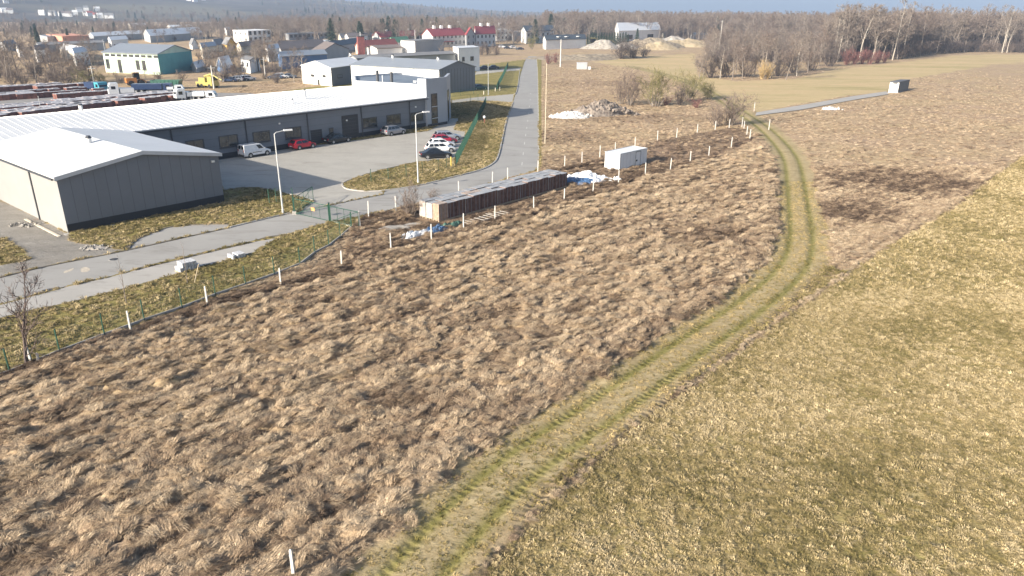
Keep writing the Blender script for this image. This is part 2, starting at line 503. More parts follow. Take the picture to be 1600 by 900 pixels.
def ground_material():
    m, nt, b = new_mat('dry_meadow_ground')
    co = objco(nt)
    rowc = objco(nt, (0.45, 1.0, 1.0), -ROW)
    # coordinates: rows run at 43 degrees, so turn the pattern first and stretch along it
    big = noise(nt, 0.07, 4, 0.6, co)
    mid = noise(nt, 0.55, 5, 0.65, rowc, 0.6)
    fine = noise(nt, 3.4, 6, 0.72, rowc, 0.8)
    vfine = noise(nt, 14, 4, 0.7, co)
    mixn = math_(nt, 'ADD', math_(nt, 'MULTIPLY', fine, 0.6), math_(nt, 'ADD', math_(nt, 'MULTIPLY', mid, 0.35), math_(nt, 'MULTIPLY', vfine, 0.25)))
    straw = ramp(nt, [(0.38, (0.105, 0.077, 0.057)), (0.50, (0.265, 0.202, 0.148)), (0.62, (0.425, 0.335, 0.24)), (0.75, (0.54, 0.44, 0.325))], mixn)
    tint = ramp(nt, [(0.35, (1.0, 0.92, 0.86)), (0.65, (1.08, 1.03, 0.84))], big)
    col = mixc(nt, 1.0, straw, tint, 'MULTIPLY')
    dk = ramp(nt, [(0.38, (0.05, 0.033, 0.024)), (0.55, (0.125, 0.082, 0.058)), (0.75, (0.26, 0.185, 0.125))], mixn)
    col = mixc(nt, attr(nt, 'dark'), col, dk)
    mow = ramp(nt, [(0.36, (0.12, 0.098, 0.033)), (0.52, (0.255, 0.205, 0.082)), (0.66, (0.40, 0.32, 0.155)), (0.8, (0.50, 0.41, 0.23))], mixn)
    mowt = ramp(nt, [(0.3, (0.86, 0.90, 0.74)), (0.5, (1.0, 0.99, 1.0)), (0.7, (1.10, 1.04, 1.16))], noise(nt, 0.16, 5, 0.65, co))
    mow = mixc(nt, 1.0, mow, mowt, 'MULTIPLY')
    col = mixc(nt, attr(nt, 'mown'), col, mow)
    law = ramp(nt, [(0.36, (0.07, 0.068, 0.02)), (0.52, (0.175, 0.155, 0.05)), (0.66, (0.32, 0.265, 0.105)), (0.8, (0.42, 0.345, 0.165))], mixn)
    col = mixc(nt, attr(nt, 'lawn'), col, law)
    fb = ramp(nt, [(0.36, (0.33, 0.245, 0.13)), (0.55, (0.47, 0.365, 0.21)), (0.75, (0.56, 0.445, 0.275))], mixn)
    fbt = ramp(nt, [(0.3, (0.70, 0.76, 0.58)), (0.48, (0.98, 0.98, 0.92)), (0.72, (1.16, 1.08, 1.08))], noise(nt, 0.055, 7, 0.72, objco(nt, (0.4, 1.6, 1), -R(20))))
    fb = mixc(nt, 1.0, fb, fbt, 'MULTIPLY')
    col = mixc(nt, attr(nt, 'fieldb'), col, fb)
    trk = ramp(nt, [(0.36, (0.17, 0.13, 0.066)), (0.52, (0.32, 0.25, 0.135)), (0.7, (0.46, 0.37, 0.22))], mixn)
    col = mixc(nt, attr(nt, 'track'), col, trk)
    grn = ramp(nt, [(0.36, (0.085, 0.088, 0.016)), (0.55, (0.185, 0.175, 0.042)), (0.75, (0.32, 0.28, 0.095))], mixn)
    col = mixc(nt, math_(nt, 'MULTIPLY', attr(nt, 'rut'), 0.85), col, grn)
    mud = ramp(nt, [(0.38, (0.05, 0.038, 0.022)), (0.7, (0.17, 0.125, 0.075))], mixn)
    col = mixc(nt, math_(nt, 'MULTIPLY', attr(nt, 'tread'), 0.8), col, mud)
    grv = ramp(nt, [(0.36, (0.17, 0.155, 0.135)), (0.55, (0.30, 0.28, 0.25)), (0.75, (0.46, 0.44, 0.40))], math_(nt, 'ADD', math_(nt, 'MULTIPLY', vfine, 0.6), math_(nt, 'MULTIPLY', mid, 0.4)))
    col = mixc(nt, attr(nt, 'gravel'), col, grv)
    col = mixc(nt, math_(nt, 'MULTIPLY', attr(nt, 'lip'), 0.6), col, (0.46, 0.36, 0.22))
    # wheel lugs pressed across the ruts: mud between blades of grass, repeated along the track
    lug = math_(nt, 'SINE', math_(nt, 'ADD', math_(nt, 'MULTIPLY', attr(nt, 'along'), 2 * math.pi / 0.42), math_(nt, 'MULTIPLY', mid, 9.0)))
    lug = math_(nt, 'MULTIPLY', math_(nt, 'ADD', math_(nt, 'MULTIPLY', lug, 0.5), 0.5), ramp(nt, [(0.42, (0, 0, 0)), (0.58, (1, 1, 1))], noise(nt, 0.35, 3, 0.6, co)))
    lugm = math_(nt, 'MULTIPLY', lug, math_(nt, 'ADD', math_(nt, 'MULTIPLY', attr(nt, 'rut'), 0.6), attr(nt, 'tread'), True), True)
    col = mixc(nt, math_(nt, 'MULTIPLY', lugm, 0.6), col, (0.06, 0.045, 0.026))
    nt.links.new(col, b.inputs['Base Color'])
    b.inputs['Roughness'].default_value = 0.95
    b.inputs['Specular IOR Level'].default_value = 0.1
    bump(nt, b, math_(nt, 'SUBTRACT', mixn, math_(nt, 'MULTIPLY', lugm, 0.7)), 0.9, 0.12)
    return m
M_GROUND = ground_material()
me.materials.append(M_GROUND)
ground = bpy.data.objects.new('ground', me)
COL.objects.link(ground)
tag(ground, 'dry spring grassland, rough meadow on the left and short olive field on the right', None, None, 'structure')

# ================================================================== paved sheets
def asphalt_material(name, lo, hi, seam=0.0):
    m, nt, b = new_mat(name)
    co = objco(nt)
    n1 = noise(nt, 0.22, 5, 0.6, co)
    n2 = noise(nt, 9, 4, 0.7, co)
    n = math_(nt, 'ADD', math_(nt, 'MULTIPLY', n1, 0.7), math_(nt, 'MULTIPLY', n2, 0.3))
    col = ramp(nt, [(0.3, lo), (0.7, hi)], n)
    if seam:
        br = nt.nodes.new('ShaderNodeTexBrick')
        mp = objco(nt, (1, 1, 1), -R(42))
        nt.links.new(mp, br.inputs['Vector'])
        br.inputs['Scale'].default_value = 1.0
        br.inputs['Brick Width'].default_value = seam
        br.inputs['Row Height'].default_value = seam * 0.5
        br.inputs['Mortar Size'].default_value = 0.012
        br.inputs['Color1'].default_value = (1, 1, 1, 1); br.inputs['Color2'].default_value = (.92, .92, .92, 1); br.inputs['Mortar'].default_value = (.62, .6, .57, 1)
        col = mixc(nt, 1.0, col, br.outputs['Color'], 'MULTIPLY')
    st = ramp(nt, [(0.34, (0.72, 0.70, 0.67)), (0.46, (1, 1, 1))], noise(nt, 0.5, 4, 0.7, objco(nt, (0.35, 1.2, 1), -R(35)), 0.8))
    col = mixc(nt, 0.6, col, st, 'MULTIPLY')
    nt.links.new(col, b.inputs['Base Color'])
    b.inputs['Roughness'].default_value = 0.88
    bump(nt, b, n2, 0.25, 0.01)
    return m
M_ASPH = asphalt_material('worn_asphalt', (0.275, 0.265, 0.25), (0.35, 0.34, 0.32))
M_CONC = asphalt_material('pale_concrete', (0.33, 0.315, 0.29), (0.42, 0.40, 0.37))
M_PAVE = asphalt_material('concrete_pavers', (0.36, 0.342, 0.305), (0.46, 0.438, 0.392), 0.4)
M_STORE = asphalt_material('yard_concrete', (0.22, 0.21, 0.20), (0.30, 0.285, 0.27))
M_KERB = mat('kerb_concrete', (0.42, 0.40, 0.37), 0.9, 0.15, 3)
M_DARKSEAM = mat('muddy_gutter', (0.15, 0.13, 0.105), 0.95, 0.3, 2)
def sheet(name, poly, z, m, label):
    o = MB().sheet(poly, z).build(name, m)
    return tag(o, label, None, None, 'structure')
sheet('road', ASPHALT, 0.012, M_ASPH, 'grey asphalt road running past the gate and into the distance')
sheet('pavement', CONCRETE, 0.016, M_CONC, 'pale concrete strip beside the asphalt road')
sheet('lay_by', BAY, 0.016, M_ASPH, 'narrow paved bay between the road kerb and the lawn by the hall')
sheet('paved_yard', YARD, 0.02, M_PAVE, 'beige paved yard in front of the long grey building')
sheet('driveway', DRIVE_A, 0.02, M_PAVE, 'paved driveway joining the road just behind the office tower')
sheet('driveway', DRIVE_B, 0.02, M_PAVE, 'paved driveway joining the road far behind the silver hall')
sheet('path', PATH, 0.06, M_CONC, 'light paved path leading over the field to the grey shed')
sheet('storage_yard', STORE, 0.03, M_STORE, 'concrete storage yard behind the long white roof')
def strip(mb, pts, w, z0, z1, off=0.0):
    """a kerb: square section swept along a ground line"""
    n = len(pts)
    L, Rr = [], []
    for i in range(n):
        a, c = pts[max(0, i - 1)], pts[min(n - 1, i + 1)]
        d = Vector((c.x - a.x, c.y - a.y, 0)).normalized()
        nn = Vector((-d.y, d.x, 0))
        L.append(pts[i] + nn * (off + w / 2)); Rr.append(pts[i] + nn * (off - w / 2))
    vs = []
    for i in range(n):
        vs += [(L[i].x, L[i].y, z0), (Rr[i].x, Rr[i].y, z0), (Rr[i].x, Rr[i].y, z1), (L[i].x, L[i].y, z1)]
    fs = [(0, 1, 2, 3), ((n - 1) * 4 + 3, (n - 1) * 4 + 2, (n - 1) * 4 + 1, (n - 1) * 4)]
    for i in range(n - 1):
        o = i * 4
        for k in range(4):
            fs.append((o + k, o + 4 + k, o + 4 + (k + 1) % 4, o + (k + 1) % 4))
    mb.add(vs, fs)
    return mb
def kerb(pts, label, m=M_KERB, w=0.16, h=0.12, smooth=4):
    o = strip(MB(), smooth_line(GP(pts), smooth), w, -0.1, h).build('kerb', m)
    tag(o, label, None, None, 'structure')
kerb([(598, 298.5), (650, 291), (700, 279), (750, 266), (770, 256), (778, 245), (784, 221), (792, 185), (801, 161)], 'kerb along the grass verge of the main road', w=0.2)
kerb([(712, 247), (690, 249), (650, 254), (600, 265), (565, 275), (540, 284), (535, 289), (540, 295), (555, 298), (575, 299.5), (598, 298.5)], 'kerb round the tip of the grass island by the yard')
kerb([(-90, 453), (0, 434), (75, 416), (187, 394), (295, 370), (360, 356)], 'dark kerb between the gravel corner and the lower road', M_DARKSEAM, 0.22, 0.06)
kerb([(360, 356), (375, 352), (442, 336), (460, 333)], 'kerb between the lawn by the hall and the gate')
kerb([(200, 390), (215, 374), (262, 356), (310, 351.3), (360, 351)], 'kerb round the narrow paved bay', M_DARKSEAM, 0.18, 0.08)
kerb([(350, 297), (400, 293), (437, 300), (457, 305), (476, 309), (490, 314)], 'kerb where the yard meets the lawn by the hall')
kerb([(-90, 523), (42, 487), (100, 475), (200, 450), (282, 427), (392, 397), (425, 378), (438, 371), (470, 360), (505, 349.5)], 'low kerb between the pale strip and the fenced lawn', M_DARKSEAM, 0.12, 0.05)
kerb([(803, 147), (806, 146), (809, 135), (812, 111)], 'kerb of the verge between the two driveways')
kerb([(842, 262), (842, 221), (841, 172), (840, 110), (838, 90)], 'kerb along the right edge of the main road', M_KERB, 0.18, 0.06)
# gutter mud along the seam of the lower road, painted dashes, covers
o = strip(MB(), smooth_line(GP([(450, 366.5), (420, 371), (400, 376.5), (350, 388), (300, 400), (237, 415), (210, 422)]), 4), 0.55, 0.0, 0.028).build('gutter', M_DARKSEAM)
tag(o, 'dark muddy gutter between asphalt and pale concrete', None, None, 'structure')
M_LINE = mat('worn_road_paint', (0.62, 0.61, 0.58), 0.8, 0.2, 4)
mid = [(815, 262), (820, 221), (824.5, 190), (828, 160), (830, 135), (832, 112)]
ml = smooth_line(GP(mid), 8)
for k in range(1, len(ml) - 2, 3):
    a, c = ml[k], ml[k + 1]
    d = (c - a).normalized()
    if 96 < a.y < 190:
        o = MB().para(a + Vector((-d.y, d.x, 0)) * 0.05 + Vector((0, 0, 0.012)), d * 2.2, Vector((d.y, -d.x, 0)) * 0.09, (0, 0, 0.005)).build('road_marking', M_LINE)
        tag(o, 'thin worn white dash down the middle of the main road', None, None, 'structure')
# ================================================================== grass: scattered tufts (nobody could count them)
HIDDEN = bpy.data.collections.new('tuft_shapes')
def blade_clump(seed, n, h, spread, lean, droop, w, comb=None):
    """n bent blades; comb: direction they are pressed towards"""
    r = random.Random(seed)
    vs, fs = [], []
    for i in range(n):
        a = r.uniform(0, 2 * math.pi); q = spread * math.sqrt(r.random())
        p = Vector((math.cos(a) * q, math.sin(a) * q, -0.03))
        L = h * r.uniform(0.6, 1.25)
        da = a + r.gauss(0, 0.6)
        d = Vector((math.cos(da), math.sin(da), 0)) * lean * r.uniform(0.3, 1.2)
        if comb is not None:
            d = d * 0.45 + Vector((comb[0], comb[1], 0)) * r.uniform(0.8, 1.6)
        p1 = p + (d * 0.45 + Vector((0, 0, 1 - 0.3 * droop))).normalized() * L * 0.5
        p2 = p1 + (d * 1.0 + Vector((0, 0, 0.75 - 1.5 * droop * r.uniform(0.6, 1.2)))).normalized() * L * 0.5
        s = Vector((-d.y, d.x, 0)); s = (s.normalized() if s.length > 1e-4 else Vector((1, 0, 0)))
        s = (s + Vector((r.uniform(-.5, .5), r.uniform(-.5, .5), r.uniform(-.4, .4)))).normalized()
        ww = w * r.uniform(0.6, 1.3)
        o = len(vs)
        vs += [p - s * ww * .5, p + s * ww * .5, p1 - s * ww * .45, p1 + s * ww * .45, p2]
        fs += [(o, o + 1, o + 3, o + 2), (o + 2, o + 3, o + 4)]
    return vs, fs
def grass_material(name, stops):
    m, nt, b = new_mat(name)
    c = ramp(nt, stops, attr(nt, 'tone', 'INSTANCER'))
    n = noise(nt, 9, 2, 0.6, objco(nt, world_space=True))
    c = mixc(nt, 1.0, c, ramp(nt, [(0.3, (0.8, 0.78, 0.76)), (0.7, (1.15, 1.13, 1.1))], n), 'MULTIPLY')
    nt.links.new(c, b.inputs['Base Color'])
    b.inputs['Roughness'].default_value = 0.8
    b.inputs['Specular IOR Level'].default_value = 0.2
    return m
M_STRAW = grass_material('dry_straw', [(0.0, (0.097, 0.067, 0.047)), (0.3, (0.262, 0.19, 0.13)), (0.6, (0.435, 0.332, 0.226)), (1.0, (0.58, 0.462, 0.322))])
M_OLIVE = grass_material('short_field_grass', [(0.0, (0.12, 0.104, 0.036)), (0.35, (0.24, 0.198, 0.088)), (0.65, (0.375, 0.302, 0.158)), (1.0, (0.52, 0.425, 0.258))])
M_GREEN = grass_material('green_track_grass', [(0.0, (0.085, 0.09, 0.016)), (0.45, (0.22, 0.185, 0.06)), (1.0, (0.50, 0.39, 0.20))])
def shape(name, data, m):
    me_ = bpy.data.meshes.new(name)
    me_.from_pydata([tuple(v) for v in data[0]], [], data[1])
    me_.materials.append(m)
    o = bpy.data.objects.new(name, me_)
    HIDDEN.objects.link(o)
    return o
def scatter(name, pts, rot, scl, tone, idx, sources, label, cat):
    """one object whose points carry tufts"""
    me_ = bpy.data.meshes.new(name)
    n = len(pts)
    me_.vertices.add(n)
    me_.vertices.foreach_set('co', np.asarray(pts, np.float32).ravel())
    for nm, ty, dat in (('rot', 'FLOAT_VECTOR', rot), ('scl', 'FLOAT_VECTOR', scl)):
        me_.attributes.new(nm, ty, 'POINT').data.foreach_set('vector', np.asarray(dat, np.float32).ravel())
    me_.attributes.new('tone', 'FLOAT', 'POINT').data.foreach_set('value', np.asarray(tone, np.float32))
    me_.attributes.new('pick', 'INT', 'POINT').data.foreach_set('value', np.asarray(idx, np.int32))
    ob = bpy.data.objects.new(name, me_)
    COL.objects.link(ob)
    c = bpy.data.collections.new(name + '_shapes')
    for s_ in sources:
        c.objects.link(s_)
    for s_ in c.objects:                                       # Collection Info orders by name
        pass
    ng = bpy.data.node_groups.new(name + '_scatter', 'GeometryNodeTree')
    ng.interface.new_socket('Geometry', in_out='INPUT', socket_type='NodeSocketGeometry')
    ng.interface.new_socket('Geometry', in_out='OUTPUT', socket_type='NodeSocketGeometry')
    N = ng.nodes
    gi, go = N.new('NodeGroupInput'), N.new('NodeGroupOutput')
    ip = N.new('GeometryNodeInstanceOnPoints')
    ci = N.new('GeometryNodeCollectionInfo')
    ci.inputs['Collection'].default_value = c
    ci.inputs['Separate Children'].default_value = True
    ci.inputs['Reset Children'].default_value = True
    def na(nm, ty):
        a = N.new('GeometryNodeInputNamedAttribute'); a.data_type = ty
        a.inputs['Name'].default_value = nm
        return a.outputs['Attribute']
    ng.links.new(gi.outputs[0], ip.inputs['Points'])
    ng.links.new(ci.outputs[0], ip.inputs['Instance'])
    ip.inputs['Pick Instance'].default_value = True
    ng.links.new(na('pick', 'INT'), ip.inputs['Instance Index'])
    ng.links.new(na('rot', 'FLOAT_VECTOR'), ip.inputs['Rotation'])
    ng.links.new(na('scl', 'FLOAT_VECTOR'), ip.inputs['Scale'])
    ng.links.new(ip.outputs[0], go.inputs[0])
    md = ob.modifiers.new('scatter', 'NODES')
    md.node_group = ng
    tag(ob, label, cat, None, 'stuff')
    return ob
nr = np.random.default_rng(5)
def sample(n, x0, x1, y0, y1):
    x = nr.uniform(x0, x1, n); y = nr.uniform(y0, y1, n)
    k = np.abs(x) < y * 0.76 + 8
    return x[k], y[k]
def lattice(st, x0, x1, y0, y1):
    x, y = np.meshgrid(np.arange(x0, x1, st), np.arange(y0, y1, st))
    x = x.ravel() + nr.normal(0, st * 0.28, x.size); y = y.ravel() + nr.normal(0, st * 0.28, y.size)
    k = (np.abs(x) < y * 0.76 + 8) & (nr.random(len(x)) < 0.86)
    return x[k], y[k]
comb = (math.cos(ROW), math.sin(ROW))
straw_shapes = ([shape('straw_a%d' % i, blade_clump(100 + i, 54, 0.32, 0.22, 1.9, 0.95, 0.018, None), M_STRAW) for i in range(4)]
                + [shape('straw_b%d' % i, blade_clump(120 + i, 60, 0.52, 0.27, 0.8, 1.15, 0.018, (1, 0)), M_STRAW) for i in range(4)]
                + [shape('straw_c%d' % i, blade_clump(140 + i, 80, 0.62, 0.24, 1.2, 0.8, 0.018, None), M_STRAW) for i in range(3)])
tuft_shapes = [shape('tuft_a%d' % i, blade_clump(200 + i, 28, 0.17, 0.09, 1.2, 0.75, 0.018, None), M_OLIVE) for i in range(6)]
green_shapes = [shape('green_a%d' % i, blade_clump(300 + i, 26, 0.12, 0.14, 0.9, 0.45, 0.020, None), M_GREEN) for i in range(4)]

def rough_grass(n, y0, y1, sc, name, label):
    x, y = sample(n, -75, 85 if y0 < 90 else 190, y0, y1)
    z = zones(x, y)
    k = (z['rough'] > 0.35) & (nr.random(len(x)) < z['rough']) & (nr.random(len(x)) > np.clip((np.hypot(x, y) - 140) / 190, 0, 1))
    x, y = x[k], y[k]
    z = {q: v[k] for q, v in z.items()}
    h = relief(x, y, z)
    c, s = math.cos(ROW), math.sin(ROW)
    u, v = x * c + y * s, -x * s + y * c
    a = fbm(u * 0.78, v * 2.7, 11, 5, 0.64)
    patch = fbm(u * 0.22, v * 0.9, 91, 5, 0.68)
    n = len(x)
    kind = nr.random(n)
    tall = (fbm(x * 0.35, y * 0.35, 95, 3) > 0.58) & (kind < 0.25)
    idx = np.where(tall, nr.integers(8, 11, n), np.where((kind < 0.38) & (patch > 0.4), nr.integers(0, 4, n), nr.integers(4, 8, n)))
    swirl = (fbm(x * 0.4, y * 0.4, 97, 3) - 0.5) * 3.6
    rz = np.where(idx < 4, nr.uniform(0, 6.28, n), ROW + swirl + nr.normal(0, 0.8, n))
    tone = np.clip(0.50 + (patch - 0.5) * 1.1 + (a - 0.45) * 1.0 + nr.normal(0, 0.19, n) - z['dark'] * 0.55 + z['soft'] * 0.08, 0, 1)
    ss = sc * nr.uniform(0.7, 1.25, n) * (1 - 0.35 * z['soft'])
    scl = np.stack([ss * np.where((idx > 3) & (idx < 8), 1.28, 1.0), ss, ss * nr.uniform(0.32, 0.7, n)], 1)
    rot = np.stack([nr.normal(0, 0.12, n), nr.normal(0, 0.12, n), rz], 1)
    return scatter(name, np.stack([x, y, h], 1), rot, scl, tone, idx, straw_shapes, label, 'grass')
rough_grass(240000, 15, 58, 0.72, 'meadow_grass', 'matted straw coloured grass of the rough meadow in the foreground')
rough_grass(170000, 58, 100, 0.95, 'meadow_grass', 'dry tussocky grass further back, around the fence posts and pallets')
rough_grass(110000, 100, 300, 1.3, 'meadow_grass', 'distant dry rough grass beyond the white container and the bend')
def short_grass(n, y0, y1, sc, name, label, zone, shapes, tone0, x0=-75, x1=85, grid=0):
    x, y = sample(n, x0, x1, y0, y1) if not grid else lattice(grid, x0, x1, y0, y1)
    z = zones(x, y)
    k = (z[zone] > 0.5) & ((zone != 'track') | (nr.random(len(x)) < 0.9 - 0.55 * z['rut']))
    x, y = x[k], y[k]
    z = {q: v[k] for q, v in z.items()}
    h = relief(x, y, z)
    n = len(x)
    patch = fbm(x * 0.18, y * 0.18, 191, 4)
    clump = fbm(x * 3.6, y * 3.6, 193, 2)
    tone = np.clip(tone0 + (patch - 0.5) * 1.0 + (clump - 0.5) * 1.0 + nr.normal(0, 0.2, n) - z['rut'] * 0.45, 0, 1)
    ss = sc * nr.uniform(0.6, 1.3, n) * (0.35 + 1.3 * clump)
    rot = np.stack([nr.normal(0, 0.15, n), nr.normal(0, 0.15, n), nr.uniform(0, 6.28, n)], 1)
    return scatter(name, np.stack([x, y, h], 1), rot, np.stack([ss, ss, ss], 1), tone, nr.integers(0, len(shapes), n), shapes, label, 'grass')
short_grass(0, 14, 52, 1.12, 'field_grass', 'short yellowish tufts covering the near part of the mown field', 'mown', tuft_shapes, 0.60, -10, 50, 0.165)
short_grass(0, 52, 115, 1.6, 'field_grass', 'short yellowish tufts on the far part of the mown field', 'mown', tuft_shapes, 0.60, 0, 85, 0.28)
short_grass(90000, 15, 90, 0.85, 'track_grass', 'flattened green grass along the curving farm track', 'track', green_shapes, 0.72, -15, 45)
short_grass(60000, 18, 66, 1.5, 'verge_grass', 'low churned straw between the farm track and the mown field', 'verge', tuft_shapes, 0.42, -15, 45)
short_grass(90000, 36, 175, 1.6, 'lawn_grass', 'yellow green lawn tufts inside the fences', 'lawn', tuft_shapes, 0.40, -50, 5)
# ================================================================== buildings
M_PANEL = mat('grey_wall_panel', (0.18, 0.195, 0.222), 0.5, 0.05, 0.3, spec=0.3)
M_PANEL_D = mat('dark_plinth', (0.022, 0.026, 0.034), 0.6, 0.1, 1)
M_ROOFW = mat('white_trapezoid_sheet', (0.66, 0.67, 0.68), 0.42, 0.04, 0.25)
M_RENDER = mat('off_white_render', (0.27, 0.268, 0.265), 0.8, 0.05, 0.4)
M_WHITE = mat('white_paint', (0.76, 0.76, 0.75), 0.6, 0.05, 0.5)
M_TRIM = mat('dark_trim', (0.05, 0.055, 0.065), 0.5, 0.1, 2)
M_TRIML = mat('pale_metal_trim', (0.55, 0.57, 0.60), 0.4, 0.06, 1)
M_ROOFB = mat('blue_grey_membrane', (0.19, 0.225, 0.27), 0.55, 0.06, 0.4)
M_SILVER = mat('silver_sheet_roof', (0.24, 0.265, 0.30), 0.4, 0.05, 0.3)
M_SHUT = mat('dark_steel_door', (0.02, 0.023, 0.03), 0.5, 0.08, 1)
M_BRICK = mat('red_brick', (0.33, 0.13, 0.085), 0.85, 0.2, 2)
M_REDROOF = mat('red_tile_roof', (0.32, 0.055, 0.055), 0.6, 0.12, 0.5)
M_RUSTROOF = mat('brick_red_roof', (0.36, 0.10, 0.075), 0.7, 0.12, 0.4)
M_GREENROOF = mat('green_sheet_roof', (0.13, 0.33, 0.16), 0.6, 0.1, 0.4)
M_DARKROOF = mat('dark_slate_roof', (0.07, 0.085, 0.10), 0.6, 0.12, 0.4)
M_GREYROOF = mat('grey_felt_roof', (0.22, 0.22, 0.225), 0.8, 0.12, 0.3)
M_BROWNROOF = mat('brown_grey_roof', (0.20, 0.165, 0.15), 0.8, 0.12, 0.3)
M_MINT = mat('mint_green_wall', (0.50, 0.62, 0.50), 0.75, 0.08, 0.4)
M_TEAL = mat('teal_wall', (0.10, 0.33, 0.33), 0.7, 0.08, 0.4)
M_YELLOW = mat('ochre_yellow_wall', (0.68, 0.42, 0.10), 0.8, 0.08, 0.5)
M_ORANGE = mat('orange_wall', (0.62, 0.30, 0.20), 0.8, 0.08, 0.4)
M_BLUEW = mat('blue_wall', (0.10, 0.19, 0.36), 0.7, 0.1, 0.4)
M_GREYW = mat('grey_wall', (0.36, 0.37, 0.38), 0.75, 0.08, 0.3)
M_CREAM = mat('cream_wall', (0.62, 0.57, 0.47), 0.8, 0.1, 0.4)
def glass_material():
    m, nt, b = new_mat('window_glass')
    n = noise(nt, 0.9, 3, 0.6, objco(nt, world_space=True))
    nt.links.new(ramp(nt, [(0.35, (0.015, 0.02, 0.025)), (0.7, (0.09, 0.085, 0.07))], n), b.inputs['Base Color'])
    b.inputs['Roughness'].default_value = 0.08
    b.inputs['Specular IOR Level'].default_value = 0.8
    return m
M_GLASS = glass_material()
UP = Vector((0, 0, 1))
def wall_axes(a, b):
    u = Vector((b.x - a.x, b.y - a.y, 0)).normalized()
    n = Vector((u.y, -u.x, 0))                       # outward when walking a->b with the camera side on the right
    return u, n
def window(root, a, b, s0, s1, z0, z1, fm=M_TRIM, pm=M_GLASS, bars=1, name='window', fw=0.09, sill=True):
    """frame and sill proud of the wall, pane inside it; s measured from a towards b"""
    u, n = wall_axes(a, b)
    P0 = Vector((a.x, a.y, 0))
    mb = MB()
    d = 0.07
    def bar(sa, sb, za, zb, dep=d):
        mb.para(P0 + u * sa + UP * za - n * 0.02, u * (sb - sa), n * (dep + 0.02), UP * (zb - za))
    bar(s0, s1, z0, z0 + fw); bar(s0, s1, z1 - fw, z1)
    bar(s0, s0 + fw, z0 + fw, z1 - fw); bar(s1 - fw, s1, z0 + fw, z1 - fw)
    for k in range(bars):
        c = s0 + (s1 - s0) * (k + 1) / (bars + 1)
        bar(c - fw * 0.3, c + fw * 0.3, z0 + fw, z1 - fw, d - 0.02)
    w = mb.build(name, fm, root)
    MB().para(P0 + u * (s0 + fw * .8) + UP * (z0 + fw * .8) + n * 0.008, u * (s1 - s0 - 1.6 * fw), n * 0.02, UP * (z1 - z0 - 1.6 * fw)).build('pane', pm, w)
    if sill:
        MB().para(P0 + u * (s0 - 0.06) + UP * (z0 - 0.07) - n * 0.01, u * (s1 - s0 + 0.12), n * 0.16, UP * 0.065).build('sill', fm, w)
    return w
def window_px(root, a, b, x0, y0, x1, y1, **k):
    s0, _ = WP(a, b, x0, (y0 + y1) / 2); s1, _ = WP(a, b, x1, (y0 + y1) / 2)
    xm = (x0 + x1) / 2
    _, z1 = WP(a, b, xm, y0); _, z0 = WP(a, b, xm, y1)
    return window(root, a, b, s0, s1, z0, z1, **k)
def slab(root, a, b, s0, s1, z0, z1, m, name, t=0.06):
    u, n = wall_axes(a, b)
    return MB().para(Vector((a.x, a.y, 0)) + u * s0 + UP * z0 - n * 0.01, u * (s1 - s0), n * (t + 0.01), UP * (z1 - z0)).build(name, m, root)
def downpipe(root, a, b, s, z0, z1, m=M_TRIM, r=0.07):
    u, n = wall_axes(a, b)
    p = Vector((a.x, a.y, 0)) + u * s + n * 0.1
    return MB().tube(p + UP * z0, p + UP * z1, r, n=6).build('downpipe', m, root)
def gable_shell(root, A, B, C, D, eave, rise, ridge, wm, rm, over=0.35, thick=0.14, ribs=0.0, ribm=None, base=-0.2):
    """walls A-B-C-D (ground points, B nearest, A left, C right) and a two-slope roof; ridge 'AB' or 'BC'"""
    A, B, C, D = [Vector((p.x, p.y, 0)) for p in (A, B, C, D)]
    if ridge == 'BC': A, B, C, D = B, C, D, A            # now the ridge always runs along A-B
    # gable ends are B-C and D-A
    m1, m2 = (B + C) / 2, (A + D) / 2
    e, t = UP * eave, UP * (eave + rise)
    vs = [A + UP * base, B + UP * base, C + UP * base, D + UP * base, A + e, B + e, C + e, D + e, m1 + t, m2 + t]
    fs = [(0, 1, 5, 4), (1, 2, 6, 8, 5), (2, 3, 7, 6), (3, 0, 4, 9, 7), (0, 3, 2, 1)]
    if (B - A).cross(C - B).z < 0: fs = [f[::-1] for f in fs]
    wall = MB().add(vs, fs).build('wall', wm, root)
    u = (B - A).normalized()
    mb = MB()
    rib = MB()
    for (p, q) in ((A, B), (D, C)):                      # each slope from its eave to the ridge
        rp, rq = m2, m1
        out = (p - m2); out.z = 0
        k = over / max(out.length, 0.1)
        sl = Vector((0, 0, -rise)) * k
        e0 = p + e + out * k + sl - u * over
        e1 = q + e + (q - m1) * k + sl + u * over
        r0_, r1_ = rp + t - u * over, rq + t + u * over
        nn = (e1 - e0).cross(r0_ - e0)
        if nn.z < 0: nn = -nn
        nn.normalize()
        lo = 0.012
        c = [e0 + nn * lo, e1 + nn * lo, r1_ + nn * lo, r0_ + nn * lo]
        c2 = [x + nn * thick for x in c]
        f = [(0, 1, 2, 3), (7, 6, 5, 4), (0, 4, 5, 1), (1, 5, 6, 2), (2, 6, 7, 3), (3, 7, 4, 0)]
        if (c[1] - c[0]).cross(c[3] - c[0]).z > 0: f = [x[::-1] for x in f]
        mb.add(c + c2, f)
        if ribs:
            L = (e1 - e0).length
            k2 = int(L / ribs)
            for i in range(k2 + 1):
                s = i * L / k2
                w_ = 0.07
                a0, b0 = c2[0] + (c2[1] - c2[0]) * (s / L), c2[3] + (c2[2] - c2[3]) * (s / L)
                rib.para(a0 - u * w_ / 2, b0 - a0, u * w_, nn * 0.028)
    roof = mb.build('roof', rm, root)
    if ribs:
        o = rib.build('roof_ribs', ribm or rm, roof)
        o['kind'] = 'stuff'
    return wall, roof
